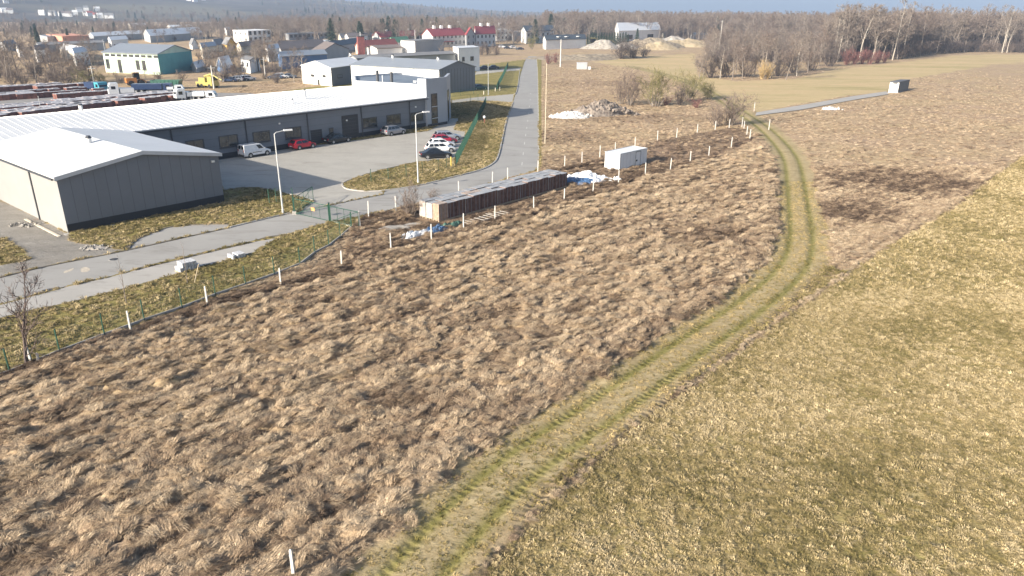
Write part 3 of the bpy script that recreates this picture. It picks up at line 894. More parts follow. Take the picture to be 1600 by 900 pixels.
def chimney(parent, p, w, h, m, cap=M_TRIM):
    o = MB().box(p + UP * h / 2, (w, w, h), R(40)).build('chimney', m, parent)
    return o
# ---------------------------------------------------------------- the near grey hall
hc, hr = G(107.5, 364.5), G(351, 316)
gu = (hr - hc).normalized()
gn = Vector((-gu.y, gu.x, 0))                           # away from the camera, up-left
ML, MR = G(372, 245), G(668, 198.5)
mu = (MR - ML).normalized()
mn = Vector((-mu.y, mu.x, 0))
hall_len = (ML - hr).dot(mn) / gn.dot(mn) - 0.06
hl, hb = hc + gn * ((ML - hc).dot(mn) / gn.dot(mn) - 0.06), hr + gn * hall_len
hall = thing('warehouse_hall', 'grey gabled hall with white sheet roof at the left edge, windowless gable', 'building', hc)
E_H = 5.3
gable_shell(hall, hl, hc, hr, hb, E_H, 1.28, 'AB', M_PANEL, M_ROOFW, over=0.3, thick=0.16)
# long side in light render, dark plinth, gutter, downpipe, steel door
slab(hall, hl, hc, 0, (hc - hl).length, 0.0, E_H - 0.03, M_RENDER, 'side_clad_or_shade', 0.04)
slab(hall, hc, hr, 0.01, (hr - hc).length - 0.01, 0.0, 0.85, M_PANEL_D, 'plinth', 0.03)
u_, n_ = wall_axes(hl, hc)
MB().tube(hl + n_ * 0.4 + UP * (E_H - 0.12), hc + n_ * 0.4 + UP * (E_H - 0.12), 0.09, n=6).build('gutter', M_TRIM, hall)
sp, _ = WP(hl, hc, 54, 300)
downpipe(hall, hl, hc, sp, 0.0, E_H - 0.3, r=0.08)
sp, _ = WP(hl, hc, 1, 315)
slab(hall, hl, hc, sp - 3.2, sp, 0.0, 3.0, M_SHUT, 'door', 0.08)
fl_ = MB()
u2, n2 = wall_axes(hc, hr)
mid_ = (hc + hr) / 2
for q0, q1 in ((hc - u2 * 0.3, mid_), (mid_, hr + u2 * 0.3)):
    z0_ = E_H - 0.3 * 1.28 / ((hr - hc).length / 2) if q0 is not mid_ else E_H + 1.28
    z1_ = E_H + 1.28 if q1 is mid_ else E_H - 0.3 * 1.28 / ((hr - hc).length / 2)
    fl_.para(q0 + UP * (z0_ - 0.16) + n2 * 0.305, (q1 + UP * z1_) - (q0 + UP * z0_), n2 * 0.03, UP * 0.36)
fl_.build('verge_flashing', M_TRIML, hall)
pj = MB()
for k in range(1, 15):                                   # joints of the wall panels
    s_ = (hr - hc).length * k / 15
    zt_ = E_H + 1.28 * (1 - abs(s_ / (hr - hc).length - .5) * 2) - .2
    pj.para(hc + u2 * s_ + UP * .86 - n2 * .01, u2 * .03, n2 * .018, UP * (zt_ - .86))
pj.build('panel_joints', mat('joint_grey', (0.10, 0.11, 0.13), .6, .05, 1), hall)
pv = (hc + hr) / 2 + gn * 9.5 - gu * 1.2
zv = E_H + 1.28 - 1.2 * 1.28 / ((hr - hc).length / 2)
vent = MB().tube(pv + UP * (zv), pv + UP * (zv + 0.75), 0.28, n=10).build('roof_vent', M_WHITE, hall)
MB().tube(pv + UP * (zv + 0.7), pv + UP * (zv + 0.95), 0.34, 0.2, n=10).build('cap', M_TRIM, vent)
lamp_s, lamp_z = WP(hc, hr, 332, 252)
slab(hall, hc, hr, lamp_s - 0.15, lamp_s + 0.15, lamp_z - 0.1, lamp_z + 0.1, M_WHITE, 'wall_lamp', 0.2)
# concrete apron edges round the hall's corner
MB().para(hc - gu * 0.5 - gn * 0.75 + UP * -0.1, gu * 17.5, gn * 0.7, UP * 0.16).build('apron', M_KERB, hall)
MB().para(hc - gu * 1.15 - gn * 0.74 + UP * -0.1, gn * 9, gu * 0.25, UP * 0.2).build('apron_kerb', mat('cream_kerb', (0.60, 0.54, 0.44), 0.9, .15, 3), hall)
MB().para(hc - gu * 0.88 - gn * 0.72 + UP * -0.1, gn * 9, gu * 0.82, UP * 0.12).build('paving_strip', mat('brown_pavers', (0.26, 0.20, 0.16), 0.9, .25, 4), hall)
# ---------------------------------------------------------------- the long grey building
E_M = HT(MR, 152.5) - 0.05
L0 = ML - mu * 46
main = thing('long_building', 'long grey factory building with a white sheet roof and parked cars in front', 'building', ML)
DEP = 26.0
gable_shell(main, L0, MR, MR + mn * DEP, L0 + mn * DEP, E_M, 1.35, 'AB', M_PANEL, M_ROOFW, over=0.35, thick=0.15, ribs=0.9)
LM = (MR - ML).length
def mwin(x0, y0, x1, y1, **k): window_px(main, L0, MR, x0, y0, x1, y1, **k)
for r_ in ((290, 218.5, 319, 233), (342, 211, 372, 230), (395, 205, 422, 222), (445, 198.5, 471, 216), (514, 199.5, 521, 210), (566, 183.5, 589, 199.5), (604, 178.5, 626, 194.5), (641, 175, 661, 189)):
    mwin(*r_, bars=0 if r_[2] - r_[0] < 10 else 1, fw=0.12)
def mslab(x0, y0, x1, y1, m, name, t=0.07):
    ym = (y0 + y1) / 2
    s0, _ = WP(L0, MR, x0, ym); s1, _ = WP(L0, MR, x1, ym)
    _, z1 = WP(L0, MR, (x0 + x1) / 2, y0); z0 = 0.02
    return slab(main, L0, MR, s0, s1, z0, z1, m, name, t)
for (x0, y0, x1, y1) in ((534.5, 179.5, 560, 216), (486, 202.5, 503.5, 226)):
    d_ = mslab(x0, y0, x1, y1, M_SHUT, 'door', 0.05)
    u_, n_ = wall_axes(L0, MR)
    s0, _ = WP(L0, MR, x0, (y0 + y1) / 2); s1, _ = WP(L0, MR, x1, (y0 + y1) / 2); _, z1 = WP(L0, MR, (x0 + x1) / 2, y0)
    mb = MB()
    for k in range(1, 7):
        mb.para(L0 + u_ * s0 + n_ * 0.05 + UP * (z1 * k / 7 - 0.02), u_ * (s1 - s0), n_ * 0.02, UP * 0.04)
    mb.build('door_panel_joints', M_TRIM, d_)
sdoor = sorted([WP(L0, MR, q, 205)[0] for q in (534.5, 560, 486, 503.5)])
edges = [0.05, sdoor[0], sdoor[1], sdoor[2], sdoor[3], (MR - L0).length - 0.02]
for i in (0, 2, 4):
    slab(main, L0, MR, edges[i] + .02, edges[i + 1] - .02, 0.0, 0.8, M_PANEL_D, 'plinth', 0.03)
for (x_, y_) in ((268, 215), (384.5, 207), (481, 200), (565, 190), (640, 182)):
    s_, _ = WP(L0, MR, x_, y_)
    downpipe(main, L0, MR, s_, 0.05, E_M - 0.1, r=0.085)
u_, n_ = wall_axes(L0, MR)
MB().para(L0 + n_ * 0.36 + UP * (E_M - 0.22), u_ * (MR - L0).length, n_ * 0.14, UP * 0.16).build('gutter', M_TRIM, main)
for (px, py) in ((541, 188), (436, 193), (649, 167)):
    s_, z_ = WP(L0, MR, px, py)
    slab(main, L0, MR, s_ - .12, s_ + .12, z_ - .12, z_ + .12, M_WHITE, 'wall_lamp', 0.18)
pj = MB()
for z_ in (1.9, 2.95, 4.0, 4.95):
    pj.para(L0 + u_ * .1 + n_ * -.01 + UP * z_, u_ * ((MR - L0).length - .2), n_ * .017, UP * .03)
pj.build('panel_joints', mat('joint_grey', (0.10, 0.11, 0.13)), main)
# roof chimneys and vents
def roof_z(p):
    d = (p - L0).dot(mn)
    return E_M + 1.35 * (1 - abs(d - DEP / 2) / (DEP / 2)) + 0.15
for (px, py, r_, h_, m_) in ((477, 153, .16, 1.5, M_TRIML), (457, 158, .1, 0.7, M_TRIML), (127, 173, .26, 0.9, M_WHITE), (598, 137, .12, .9, M_TRIML)):
    p = G(px, py, E_M + 1.1); p.z = roof_z(p) - 0.1
    c_ = MB().tube(p, p + UP * h_, r_, n=8).build('roof_vent', m_, main)
    MB().tube(p + UP * h_, p + UP * (h_ + 0.2), r_ * 1.3, r_, n=8).build('cap', M_TRIM, c_)
for (px, py) in ((651, 140), (655.5, 143)):
    p = G(px, py, E_M + 0.6); p.z = roof_z(p) - 0.1
    MB().box(p + UP * 0.7, (0.9, 0.8, 1.4), math.atan2(mu.y, mu.x)).build('air_unit', M_WHITE, main)
# ---------------------------------------------------------------- the office tower at its end
P1, P2, P3 = G(667.5, 199), G(698.5, 193.5), G(704, 184)
T_H = 7.5; T_F = 8.5
E8, A8, B8, C8, D8 = G(554, 119, T_H), G(662.5, 126.5, T_H), P2, P3, G(628, 113, T_H)
A8 = P1 + (A8 - P1) * 0.0
foot = [G(553, 118.5, T_H), G(555, 126, T_H), P1 + (P2 - P1).normalized() * .2 + mn * .3, B8, C8, G(628, 113, T_H)]
tower = thing('office_tower', 'pale office block with tall narrow window at the end of the long building', 'building', P1)
mb = MB().prism([(p.x, p.y) for p in foot], -0.2, T_H - 0.35)
mb.build('wall', mat('pale_grey_panel', (0.36, 0.385, 0.43), 0.5, 0.05, 0.3), tower)
MB().sheet([(p.x, p.y) for p in foot], T_H - 0.34).build('roof', M_ROOFB, tower)
pr = MB()
for i in range(len(foot)):
    a_, b_ = foot[i], foot[(i + 1) % len(foot)]
    a_, b_ = Vector((a_.x, a_.y, 0)), Vector((b_.x, b_.y, 0))
    d_ = (b_ - a_).normalized(); c_ = sum((Vector((p.x, p.y, 0)) for p in foot), Vector()) / len(foot)
    nn = Vector((-d_.y, d_.x, 0))
    if nn.dot(c_ - a_) < 0: nn = -nn
    pr.para(a_ - nn * 0.04 + UP * (T_H - 0.37), (b_ - a_), nn * 0.3, UP * (0.38 + 0.003 * i))
pr.build('parapet', M_TRIML, tower)
fa = MB()
for (a_, b_) in ((P1, P2), (P2, P3)):
    u_, n_ = wall_axes(a_, b_)
    fa.para(a_ + n_ * .1 - UP * .1, b_ - a_, n_ * -.5, UP * (T_F + .1))
fa.para(P1 + mn * -.02 + UP * 0, (P2 - P1).normalized() * .5, mn * 1.6 - mu * .5, UP * (T_F + .02))
fa.build('facade', mat('pale_grey_panel', (0.36, 0.385, 0.43)), tower)
P1b, P2b = P1 + wall_axes(P1, P2)[1] * .1, P2 + wall_axes(P1, P2)[1] * .1
window_px(tower, P1b, P2b, 674, 146, 683.5, 200, bars=0, fw=0.1, sill=False)
wz_ = tower.children[-1]
u_, n_ = wall_axes(P1, P2)
for frac in (0.22, 0.55):
    s0, _ = WP(P1, P2, 674, 175); s1, _ = WP(P1, P2, 683.5, 175)
    MB().para(P1b + u_ * s0 + n_ * 0.03 + UP * (6.3 * frac), u_ * (s1 - s0), n_ * 0.05, UP * 0.12).build('transom', M_TRIML, wz_)
window_px(tower, P2 + wall_axes(P2, P3)[1] * .1, P3 + wall_axes(P2, P3)[1] * .1, 699.3, 139, 701.3, 190, bars=0, fw=0.1, sill=False)
slab(tower, P1b, P2b, 0.02, (P2 - P1).length - .02, 0, 0.5, M_PANEL_D, 'plinth', 0.04)
for (px, py, h_) in ((590, 124.5, 1.7), (612, 126.5, 1.6)):
    p = G(px, py, T_H)
    MB().tube(p - UP * 0.4, p + UP * h_, 0.28, n=8).build('chimney', M_TRIM, tower)
p = G(560, 125, T_H); MB().tube(G(598, 128, T_H) - UP * .4, G(598, 128, T_H) + UP * 1.2, 0.1, n=6).build('vent_pipe', M_TRIML, tower)
# ---------------------------------------------------------------- silver hall behind
def quad_from(A, B, C):
    return A, B, C, A + C - B
B1r = G(742.5, 141); e1 = HT(B1r, 104.5)
b1B = G(686, 109, e1); b1A = G(548, 101.5, e1)
for p in (b1B, b1A): p.z = 0
b1C = B1r
sh = thing('silver_hall', 'silver roofed hall with white long wall and grey gable beyond the office block', 'building', b1B)
A_, B_, C_, D_ = quad_from(b1A, b1B, b1C)
apex = HT((B_ + C_) / 2, 95.5)
gable_shell(sh, A_, B_, C_, D_, e1, apex - e1, 'AB', M_PANEL, M_SILVER, over=0.3, thick=0.15)
slab(sh, A_, B_, 0.02, (B_ - A_).length - .02, 0, e1 - 0.05, M_WHITE, 'side_clad_or_shade', 0.04)
mid_ = (B_ + C_) / 2
ax_ = (A_ - B_).normalized()
for k in range(3):
    p = mid_ + ax_ * (6 + 15 * k) + UP * (apex + 0.1)
    v_ = MB().tube(p, p + UP * 0.6, 0.35, n=8).build('roof_vent', M_WHITE, sh)
    MB().tube(p + UP * 0.6, p + UP * 0.85, 0.42, n=8).build('cap', M_TRIM, v_)
for s_ in (8, 24, 38):
    if s_ < (B_ - A_).length: downpipe(sh, A_, B_, (B_ - A_).length - s_, 0, e1, M_TRIML)
mb = MB()
u_, n_ = wall_axes(B_, C_)
for k in range(1, 12):
    s_ = (C_ - B_).length * k / 12
    mb.para(B_ + u_ * s_ + n_ * 0.0, u_ * 0.04, n_ * 0.02, UP * e1)
mb.build('panel_joints', M_PANEL_D, sh)
# ---------------------------------------------------------------- white annex
an = thing('white_annex', 'small white gabled annex left of the silver hall, its recess in shade', 'building', G(519, 135.5))
aA, aB, aC = G(473.5, 130), G(519, 135.5), G(547, 130.5)
gable_shell(an, *quad_from(aA, aB, aC + (aC - aB) * 0.9), HT(aB, 106.5), 1.5, 'BC', M_WHITE, M_ROOFW, over=0.3)
slab(an, aB, aC, 0.02, (aC - aB).length * 1.8, 0, HT(aB, 106.5) - 0.1, M_PANEL, 'side_clad_or_shade', 0.03)  # grey slab paints the shade on the annex's white recess wall
window_px(an, aA, aB, 486, 116, 491, 119.5, bars=0)
window_px(an, aA, aB, 504, 117, 509, 120.5, bars=0)
window_px(an, aA, aB, 496.5, 124, 499.5, 132.5, bars=0, sill=False, name='door')
window_px(an, aB, aC, 527, 116, 535, 121.5, bars=0)
# ================================================================== cars
def paint(name, rgb, metal=0.0):
    m, nt, b = new_mat(name)
    n = noise(nt, 2.5, 3, 0.5, objco(nt))
    nt.links.new(ramp(nt, [(0.3, tuple(c * 0.88 for c in rgb)), (0.7, rgb)], n), b.inputs['Base Color'])
    b.inputs['Roughness'].default_value = 0.32
    b.inputs['Metallic'].default_value = metal
    b.inputs['Coat Weight'].default_value = 0.5
    return m
M_TYRE = mat('tyre_rubber', (0.02, 0.02, 0.021), 0.85, 0.2, 6)
M_RIM = mat('alloy_rim', (0.45, 0.46, 0.48), 0.35, 0.1, 4, metal=0.6)
M_CARGL = mat('car_glass', (0.012, 0.015, 0.02), 0.06, 0.2, 1, spec=0.8)
M_LAMPW = mat('headlamp', (0.7, 0.72, 0.75), 0.15, 0.1, 5)
M_LAMPR = mat('tail_lamp', (0.35, 0.01, 0.012), 0.2, 0.1, 5)
M_PLAST = mat('black_plastic', (0.025, 0.026, 0.028), 0.6, 0.1, 4)
M_PLATE = mat('number_plate', (0.7, 0.7, 0.68), 0.5, 0.05, 4)
CARS = {  # length, width, stations of the lower body (x, top z, half-width factor), cabin (x0 base, x0 top, x1 top, x1 base), roof height
    'hatch': (4.1, 1.76, [(-2.05, .62, .80), (-1.98, .86, .90), (-1.5, .95, 1.0), (0.0, .93, 1.0), (0.95, .92, 1.0), (1.55, .82, .96), (1.95, .66, .86), (2.05, .50, .78)], (-1.92, -1.45, 0.15, 1.05), 1.47),
    'sedan': (4.6, 1.80, [(-2.30, .62, .80), (-2.22, .88, .90), (-1.6, .97, 1.0), (0.0, .93, 1.0), (1.05, .91, 1.0), (1.75, .80, .96), (2.18, .64, .86), (2.30, .50, .78)], (-1.75, -0.95, 0.30, 1.15), 1.44),
    'suv': (4.4, 1.84, [(-2.20, .70, .82), (-2.12, 1.0, .92), (-1.6, 1.08, 1.0), (0.0, 1.06, 1.0), (1.0, 1.04, 1.0), (1.65, .95, .97), (2.08, .78, .88), (2.20, .58, .80)], (-2.08, -1.70, 0.25, 1.10), 1.66),
    'wagon': (4.5, 1.80, [(-2.25, .62, .82), (-2.18, .92, .92), (-1.6, .97, 1.0), (0.0, .95, 1.0), (1.0, .93, 1.0), (1.70, .82, .96), (2.14, .66, .86), (2.25, .50, .78)], (-2.12, -1.75, 0.25, 1.12), 1.50),
    'van': (4.4, 1.83, [(-2.20, .95, .95), (-2.18, 1.08, .98), (-1.6, 1.10, 1.0), (0.0, 1.10, 1.0), (1.05, 1.08, 1.0), (1.65, .98, .97), (2.08, .80, .88), (2.20, .58, .80)], (-2.17, -2.08, 0.55, 1.30), 1.84),
}
def make_car(kind, rgb, label, group, loc, rz, metal=0.2):
    L, W, st, cab, rh = CARS[kind]
    t = thing('parked_car' if kind != 'van' else 'delivery_van', label, 'car' if kind != 'van' else 'van', loc, group, rz, local=True)
    pm = paint('car_paint_' + label.split()[0], rgb, metal)
    hw = W / 2
    sect = []
    for (x, zt, k) in st:
        w = hw * k
        zb = 0.22 if -1.9 < x < 1.9 else 0.30
        sect.append([(x, -w * .90, zb), (x, -w, zb + .14), (x, -w, zt - .22), (x, -w * .965, zt - .06), (x, -w * .86, zt), (x, 0, zt + .035),
                     (x, w * .86, zt), (x, w * .965, zt - .06), (x, w, zt - .22), (x, w, zb + .14), (x, w * .90, zb)])
    vs = [p for s in sect for p in s]
    n = 11
    fs = []
    for i in range(len(sect) - 1):
        for k in range(n):
            a, b_ = i * n + k, i * n + (k + 1) % n
            fs.append((a, a + n, b_ + n, b_))
    fs += [tuple(range(n)), tuple(range((len(sect) - 1) * n, len(sect) * n))[::-1]]
    body = MB().add(vs, fs).build('body', pm, t, smooth=False)
    # cabin: pillars and roof in body colour, glass as panes set just proud of it
    x0, x0t, x1t, x1 = cab
    zb = min(z for x, z, k in st if -1.7 < x < 1.1) - 0.03
    wb, wt = hw * .93, hw * (.74 if kind != 'van' else .84)
    def ring(x, w, z): return [(x, -w, z), (x, w, z)]
    c = [(x0, -wb, zb), (x0, wb, zb), (x1, wb, zb), (x1, -wb, zb), (x0t, -wt, rh - .05), (x0t, wt, rh - .05), (x1t, wt, rh - .05), (x1t, -wt, rh - .05),
         (x0t + .12, -wt * .86, rh), (x0t + .12, wt * .86, rh), (x1t - .15, wt * .86, rh), (x1t - .15, -wt * .86, rh)]
    f = [(0, 4, 5, 1), (1, 5, 6, 2), (2, 6, 7, 3), (3, 7, 4, 0), (4, 8, 9, 5), (5, 9, 10, 6), (6, 10, 11, 7), (7, 11, 8, 4), (8, 11, 10, 9)]
    MB().add(c, f).build('cabin', pm, t)
    def pane(p, q, r_, s, off, name='window'):
        p, q, r_, s = [Vector(v) for v in (p, q, r_, s)]
        nn = (q - p).cross(s - p).normalized() * off
        m_ = MB().add([p, q, r_, s, p + nn, q + nn, r_ + nn, s + nn], [(0, 3, 2, 1), (4, 5, 6, 7), (0, 1, 5, 4), (1, 2, 6, 5), (2, 3, 7, 6), (3, 0, 4, 7)])
        return m_.build(name, M_CARGL, t)
    def lerp(a, b_, k): return tuple(a[i] + (b_[i] - a[i]) * k for i in range(3))
    def inset(a, b_, c_, d, u0, u1, v0, v1):
        def at(u, v): return lerp(lerp(a, b_, u), lerp(d, c_, u), v)
        return at(u0, v0), at(u1, v0), at(u1, v1), at(u0, v1)
    pane(*inset(c[3], c[2], c[6], c[7], .05, .95, .08, .95)[::-1][::-1], 0.012, 'windscreen') if False else None
    pane(*inset(c[2], c[3], c[7], c[6], .06, .94, .10, .94), -0.012, 'windscreen')
    if kind == 'van':
        pane(*inset(c[0], c[1], c[5], c[4], .08, .46, .25, .88), -0.012, 'rear_window')
        pane(*inset(c[0], c[1], c[5], c[4], .54, .92, .25, .88), -0.012, 'rear_window')
        spans = [(.70, .93)]
    else:
        pane(*inset(c[0], c[1], c[5], c[4], .08, .92, .18, .92), -0.012, 'rear_window')
        spans = [(.06, .30), (.33, .60), (.63, .95)] if kind in ('suv', 'wagon') else [(.12, .48), (.52, .94)]
    for (a, b_) in spans:
        pane(*inset(c[0], c[3], c[7], c[4], a, b_, .14, .86), 0.012, 'side_window')
        pane(*inset(c[1], c[2], c[6], c[5], a, b_, .14, .86), -0.012, 'side_window')
    wx = L * 0.5 - 0.83
    for sx in (-1, 1):
        for sy in (-1, 1):
            px_, py_ = sx * wx + (0.05 if sx > 0 else 0.1), sy * (hw - 0.10)
            w_ = MB().tube((px_, py_ - .11, .32), (px_, py_ + .125 * 1, .32), .32, n=14).build('wheel', M_TYRE, t)
            MB().tube((px_, py_ + sy * .128 - .01, .32), (px_, py_ + sy * .14 + .01, .32), .21, .19, n=10).build('rim', M_RIM, w_)
            MB().tube((px_, sy * (hw - .04), .36), (px_, sy * (hw + .006), .36), .385, n=14).build('wheel_arch', M_PLAST, t)
    zh = st[-2][1] - .1
    for sy in (-1, 1):
        MB().box((L / 2 - .16, sy * hw * .62, zh), (.22, hw * .34, .13), -sy * .35).build('headlight', M_LAMPW, t)
        MB().box((-L / 2 + .06, sy * hw * .74, st[1][1] - .10 if kind != 'van' else .95), (.12, hw * .24, .18 if kind != 'van' else .45)).build('tail_light', M_LAMPR, t)
        MB().box((x1 - .25, sy * (hw + .08), zb + .12), (.14, .18, .13)).build('mirror', pm, t)
        MB().box((0.0, sy * (hw + .004), .30), (L * .5, .03, .10)).build('sill_trim', M_PLAST, t)
    MB().box((L / 2 + .0, 0, .42), (.06, hw * 1.1, .14)).build('grille', M_PLAST, t)
    MB().box((-L / 2 - .005, 0, .40), (.05, hw * 1.5, .16)).build('rear_bumper', M_PLAST, t)
    MB().box((-L / 2 - .035, 0, .62), (.02, .5, .11)).build('number_plate', M_PLATE, t)
    MB().box((L / 2 + .035, 0, .42), (.02, .5, .11)).build('number_plate', M_PLATE, t)
    if kind == 'van':
        for sy in (-1, 1):
            MB().box((-.15, sy * (hw + .008), .72), (1.5, .02, .08)).build('side_moulding', M_PLAST, t)
    return t
ma = math.atan2(mu.y, mu.x)
def gz(px, py, z=0.0): return G(px, py, z)
GC = 'cars parked in the yard'
make_car('van', (0.80, 0.81, 0.83), 'white delivery van parked along the long grey wall', GC, gz(399, 243.5), ma, 0.0)
make_car('hatch', (0.55, 0.012, 0.03), 'red hatchback parked between the white van and the black car', GC, gz(473, 232), ma)
make_car('sedan', (0.012, 0.013, 0.016), 'black car parked in front of the tall dark door', GC, gz(527, 222.5), ma)
make_car('suv', (0.33, 0.33, 0.36), 'grey sport utility car parked below the tower windows', GC, gz(615, 210.5), ma, 0.5)
d_a, d_b = G(659, 248.5), G(704, 246)
row_ang = math.atan2(d_b.y - d_a.y, d_b.x - d_a.x)
for (kind, rgb, lab, px, py, me_) in (('sedan', (0.015, 0.018, 0.026), 'dark blue saloon nearest the lawn in the row by the green fence', 681, 246.5, .3),
                                     ('wagon', (0.80, 0.81, 0.83), 'white estate car beside the dark blue saloon', 688, 237.5, 0.0),
                                     ('hatch', (0.78, 0.79, 0.82), 'white coupe third in the row by the green fence', 690, 230.5, 0.0),
                                     ('hatch', (0.40, 0.02, 0.05), 'dark red car half hidden between the white coupe and the silver car', 694, 224, .3),
                                     ('wagon', (0.50, 0.53, 0.58), 'silver estate car last in the row by the green fence', 699, 218.5, .6)):
    make_car(kind, rgb, lab, GC, G(px, py), row_ang, me_)
# ================================================================== street lamps and poles
M_GALV = mat('galvanised_steel', (0.55, 0.57, 0.58), 0.45, 0.1, 3, metal=0.3)
M_LAMPH = mat('lamp_housing', (0.72, 0.73, 0.74), 0.4, 0.05, 3)
def street_lamp(px, py, top_y, label, arm=(2.0, 0.9), name='street_lamp', group='street lamps at the yard'):
    b = G(px, py)
    h = HT(b, top_y)
    t = thing(name, label, 'lamp', b, group)
    MB().tube(b - UP * .2, b + UP * h, .10, .055, 8).build('pole', M_GALV, t)
    MB().tube(b, b + UP * .5, .13, .12, 8).build('base', M_GALV, t)
    a = Vector((arm[0], arm[1], 0))
    e = b + UP * (h + .25) + a * .55
    MB().path([b + UP * (h - .05), b + UP * (h + .12) + a * .12, e], [.05, .045, .04], 6).build('arm', M_GALV, t)
    d = a.normalized()
    MB().box(e + d * .42 + UP * .02, (.85, .30, .14), math.atan2(d.y, d.x)).build('lamp_head', M_LAMPH, t)
street_lamp(442.5, 334, 209, 'tall lamp post with one arm beside the green gate', (1.5, .9))
street_lamp(653.5, 286, 179.5, 'tall lamp post on the grass island in front of the parked cars', (1.5, .9))
def plain_pole(px, py, top_y, label, r=.12, m=None, name='utility_pole', cross=True, group='poles in the distance', lean=0):
    b = G(px, py)
    h = max(2.0, HT(b, top_y))
    t = thing(name, label, 'pole', b, group)
    MB().tube(b - UP * .3, b + UP * h + Vector((lean, 0, 0)), r * 1.25, r * .75, 7).build('shaft', m or mat('weathered_concrete_pole', (0.56, 0.54, 0.50), 0.9, .1, 2), t)
    MB().tube(b + UP * (h - .02) + Vector((lean, 0, 0)), b + UP * (h + .12) + Vector((lean, 0, 0)), r * .9, r * .5, 7).build('cap', M_GALV, t)
    if cross:
        MB().box(b + UP * (h - .5) + Vector((lean, 0, 0)), (1.8, .12, .12), .4).build('crossarm', M_GALV, t)
    return t
plain_pole(763, 149, 100, 'slim white lamp pole on the lawn behind the office tower', .07, M_GALV, 'lamp_pole', False)
plain_pole(851.5, 226, 100, 'slim pale pole at the right edge of the main road', .06, mat('weathered_wood', (0.55, 0.48, 0.36), .9, .1, 3), 'roadside_pole', False)
plain_pole(875.5, 105, 62, 'stout concrete pole where the road bends away', .22, cross=False)
plain_pole(147.5, 132, 104, 'leaning pole behind the brick stacks', .14)
plain_pole(334.5, 139, 103, 'pale pole beside the yellow crane truck', .16)
plain_pole(415, 122, 90, 'pale pole at the scrap yard left of the white annex', .16)
plain_pole(65, 176, 151, 'thin mast standing among the brick stacks', .05, M_GALV, 'mast', False)
plain_pole(1124, 78, 32, 'tall bare pole standing before the white sheds on the right', .16)
plain_pole(167, 96, 62, 'bent lamp post behind the mint green building', .10, M_GALV, cross=False)
plain_pole(649, 70, 47, 'thin white mast in front of the red roofed hotel', .14, M_WHITE, cross=False)
# small globe lamp and marker posts on the verge
b = G(757, 193)
t = thing('gas_marker', 'short red post with a white round head on the verge by the green fence', 'post', b)
MB().tube(b - UP * .1, b + UP * .95, .09, n=7).build('post', M_BRICK, t)
ms = MB()
for i in range(6):
    a0, a1 = math.pi * i / 6, math.pi * (i + 1) / 6
    ms.tube(b + UP * (1.2 - .28 * math.cos(a0)), b + UP * (1.2 - .28 * math.cos(a1)), max(.28 * math.sin(a0), .002), max(.28 * math.sin(a1), .002), 10, cap=False)
ms.build('round_head', M_WHITE, t, smooth=True)
b = G(705, 261)
t = thing('gas_marker', 'short yellow marker post by the corner of the green fence', 'post', b)
MB().tube(b - UP * .1, b + UP * 1.35, .085, n=7).build('post', mat('yellow_paint', (0.75, 0.55, 0.12), .6, .1, 3), t)
MB().tube(b + UP * 1.35, b + UP * 1.42, .1, .05, n=7).build('cap', M_YELLOW, t)
for (px, py, lab) in ((756, 148.5, 'low white marker post beside the slim lamp pole'), (774, 143, 'pale marker post left of the driveway mouth'), (781, 142, 'pale marker post nearest the driveway mouth')):
    b = G(px, py)
    t = thing('marker_post', lab, 'post', b, 'marker posts on the far verge')
    MB().tube(b - UP * .1, b + UP * .9, .1, n=6).build('post', M_CREAM, t)
    MB().tube(b + UP * .9, b + UP * .98, .12, .06, n=6).build('cap', M_WHITE, t)
# ================================================================== white concrete boundary posts
M_POST = mat('white_concrete_post', (0.58, 0.565, 0.53), 0.85, 0.12, 4)
def fence_post(px, py, h, label, group, lean=(0, 0)):
    b = G(px, py)
    t = thing('boundary_post', label, 'post', b, group)
    top = b + Vector((lean[0], lean[1], h))
    w = .058
    c = [b + Vector((-w, -w, -.3)), b + Vector((w, -w, -.3)), b + Vector((w, w, -.3)), b + Vector((-w, w, -.3))]
    k = .85
    d = [top + Vector((-w * k, -w * k, -.05)), top + Vector((w * k, -w * k, -.05)), top + Vector((w * k, w * k, -.05)), top + Vector((-w * k, w * k, -.05))]
    MB().add(c + d + [top], [(3, 2, 1, 0), (0, 1, 5, 4), (1, 2, 6, 5), (2, 3, 7, 6), (3, 0, 4, 7), (4, 5, 8), (5, 6, 8), (6, 7, 8), (7, 4, 8)]).build('shaft', M_POST, t)
    for z in (h * .45, h * .8):
        MB().tube(b + Vector((-w - .03, -w * .2, z)), b + Vector((w + .03, -w * .2, z)), .008, n=4).build('wire_tie', M_GALV, t)
    return t
rp = random.Random(3)
for i, (px, py) in enumerate(FRONT_POSTS):
    fence_post(px, py, (1.65 if i < 6 else 1.8) * rp.uniform(.95, 1.04) if i else 1.15, '%s white boundary post from the left in the front row along the meadow' % ORD[i], 'front row of boundary posts', (rp.uniform(-.05, .05), rp.uniform(-.04, .04)) if i else (-.18, .1))
for i, (px, py) in enumerate(BACK_POSTS):
    fence_post(px, py, 1.75 * rp.uniform(.95, 1.05), '%s white post from the gate in the back row behind the pallets and container' % ORD[i], 'back row of boundary posts', (rp.uniform(-.05, .05), rp.uniform(-.04, .04)))
for px, py, h, lab in ((62, 571, .85, 'short broken post next to the bare tree at the left edge'), (1159, 199, 1.9, 'upper of three close posts where the track passes the fence corner'), (1162, 203, 1.6, 'middle of three close posts where the track passes the fence corner'),
                       (1166.5, 212, 1.7, 'lower of three close posts where the track passes the fence corner'), (1201, 203, 1.9, 'lone white post right of the track near the path end'), (1178, 174, 2.0, 'lone white post beyond the near end of the pale path'),
                       (460, 908, 1.5, 'lone grey white post at the bottom edge of the picture')):
    fence_post(px, py, h, lab, 'stray boundary posts')
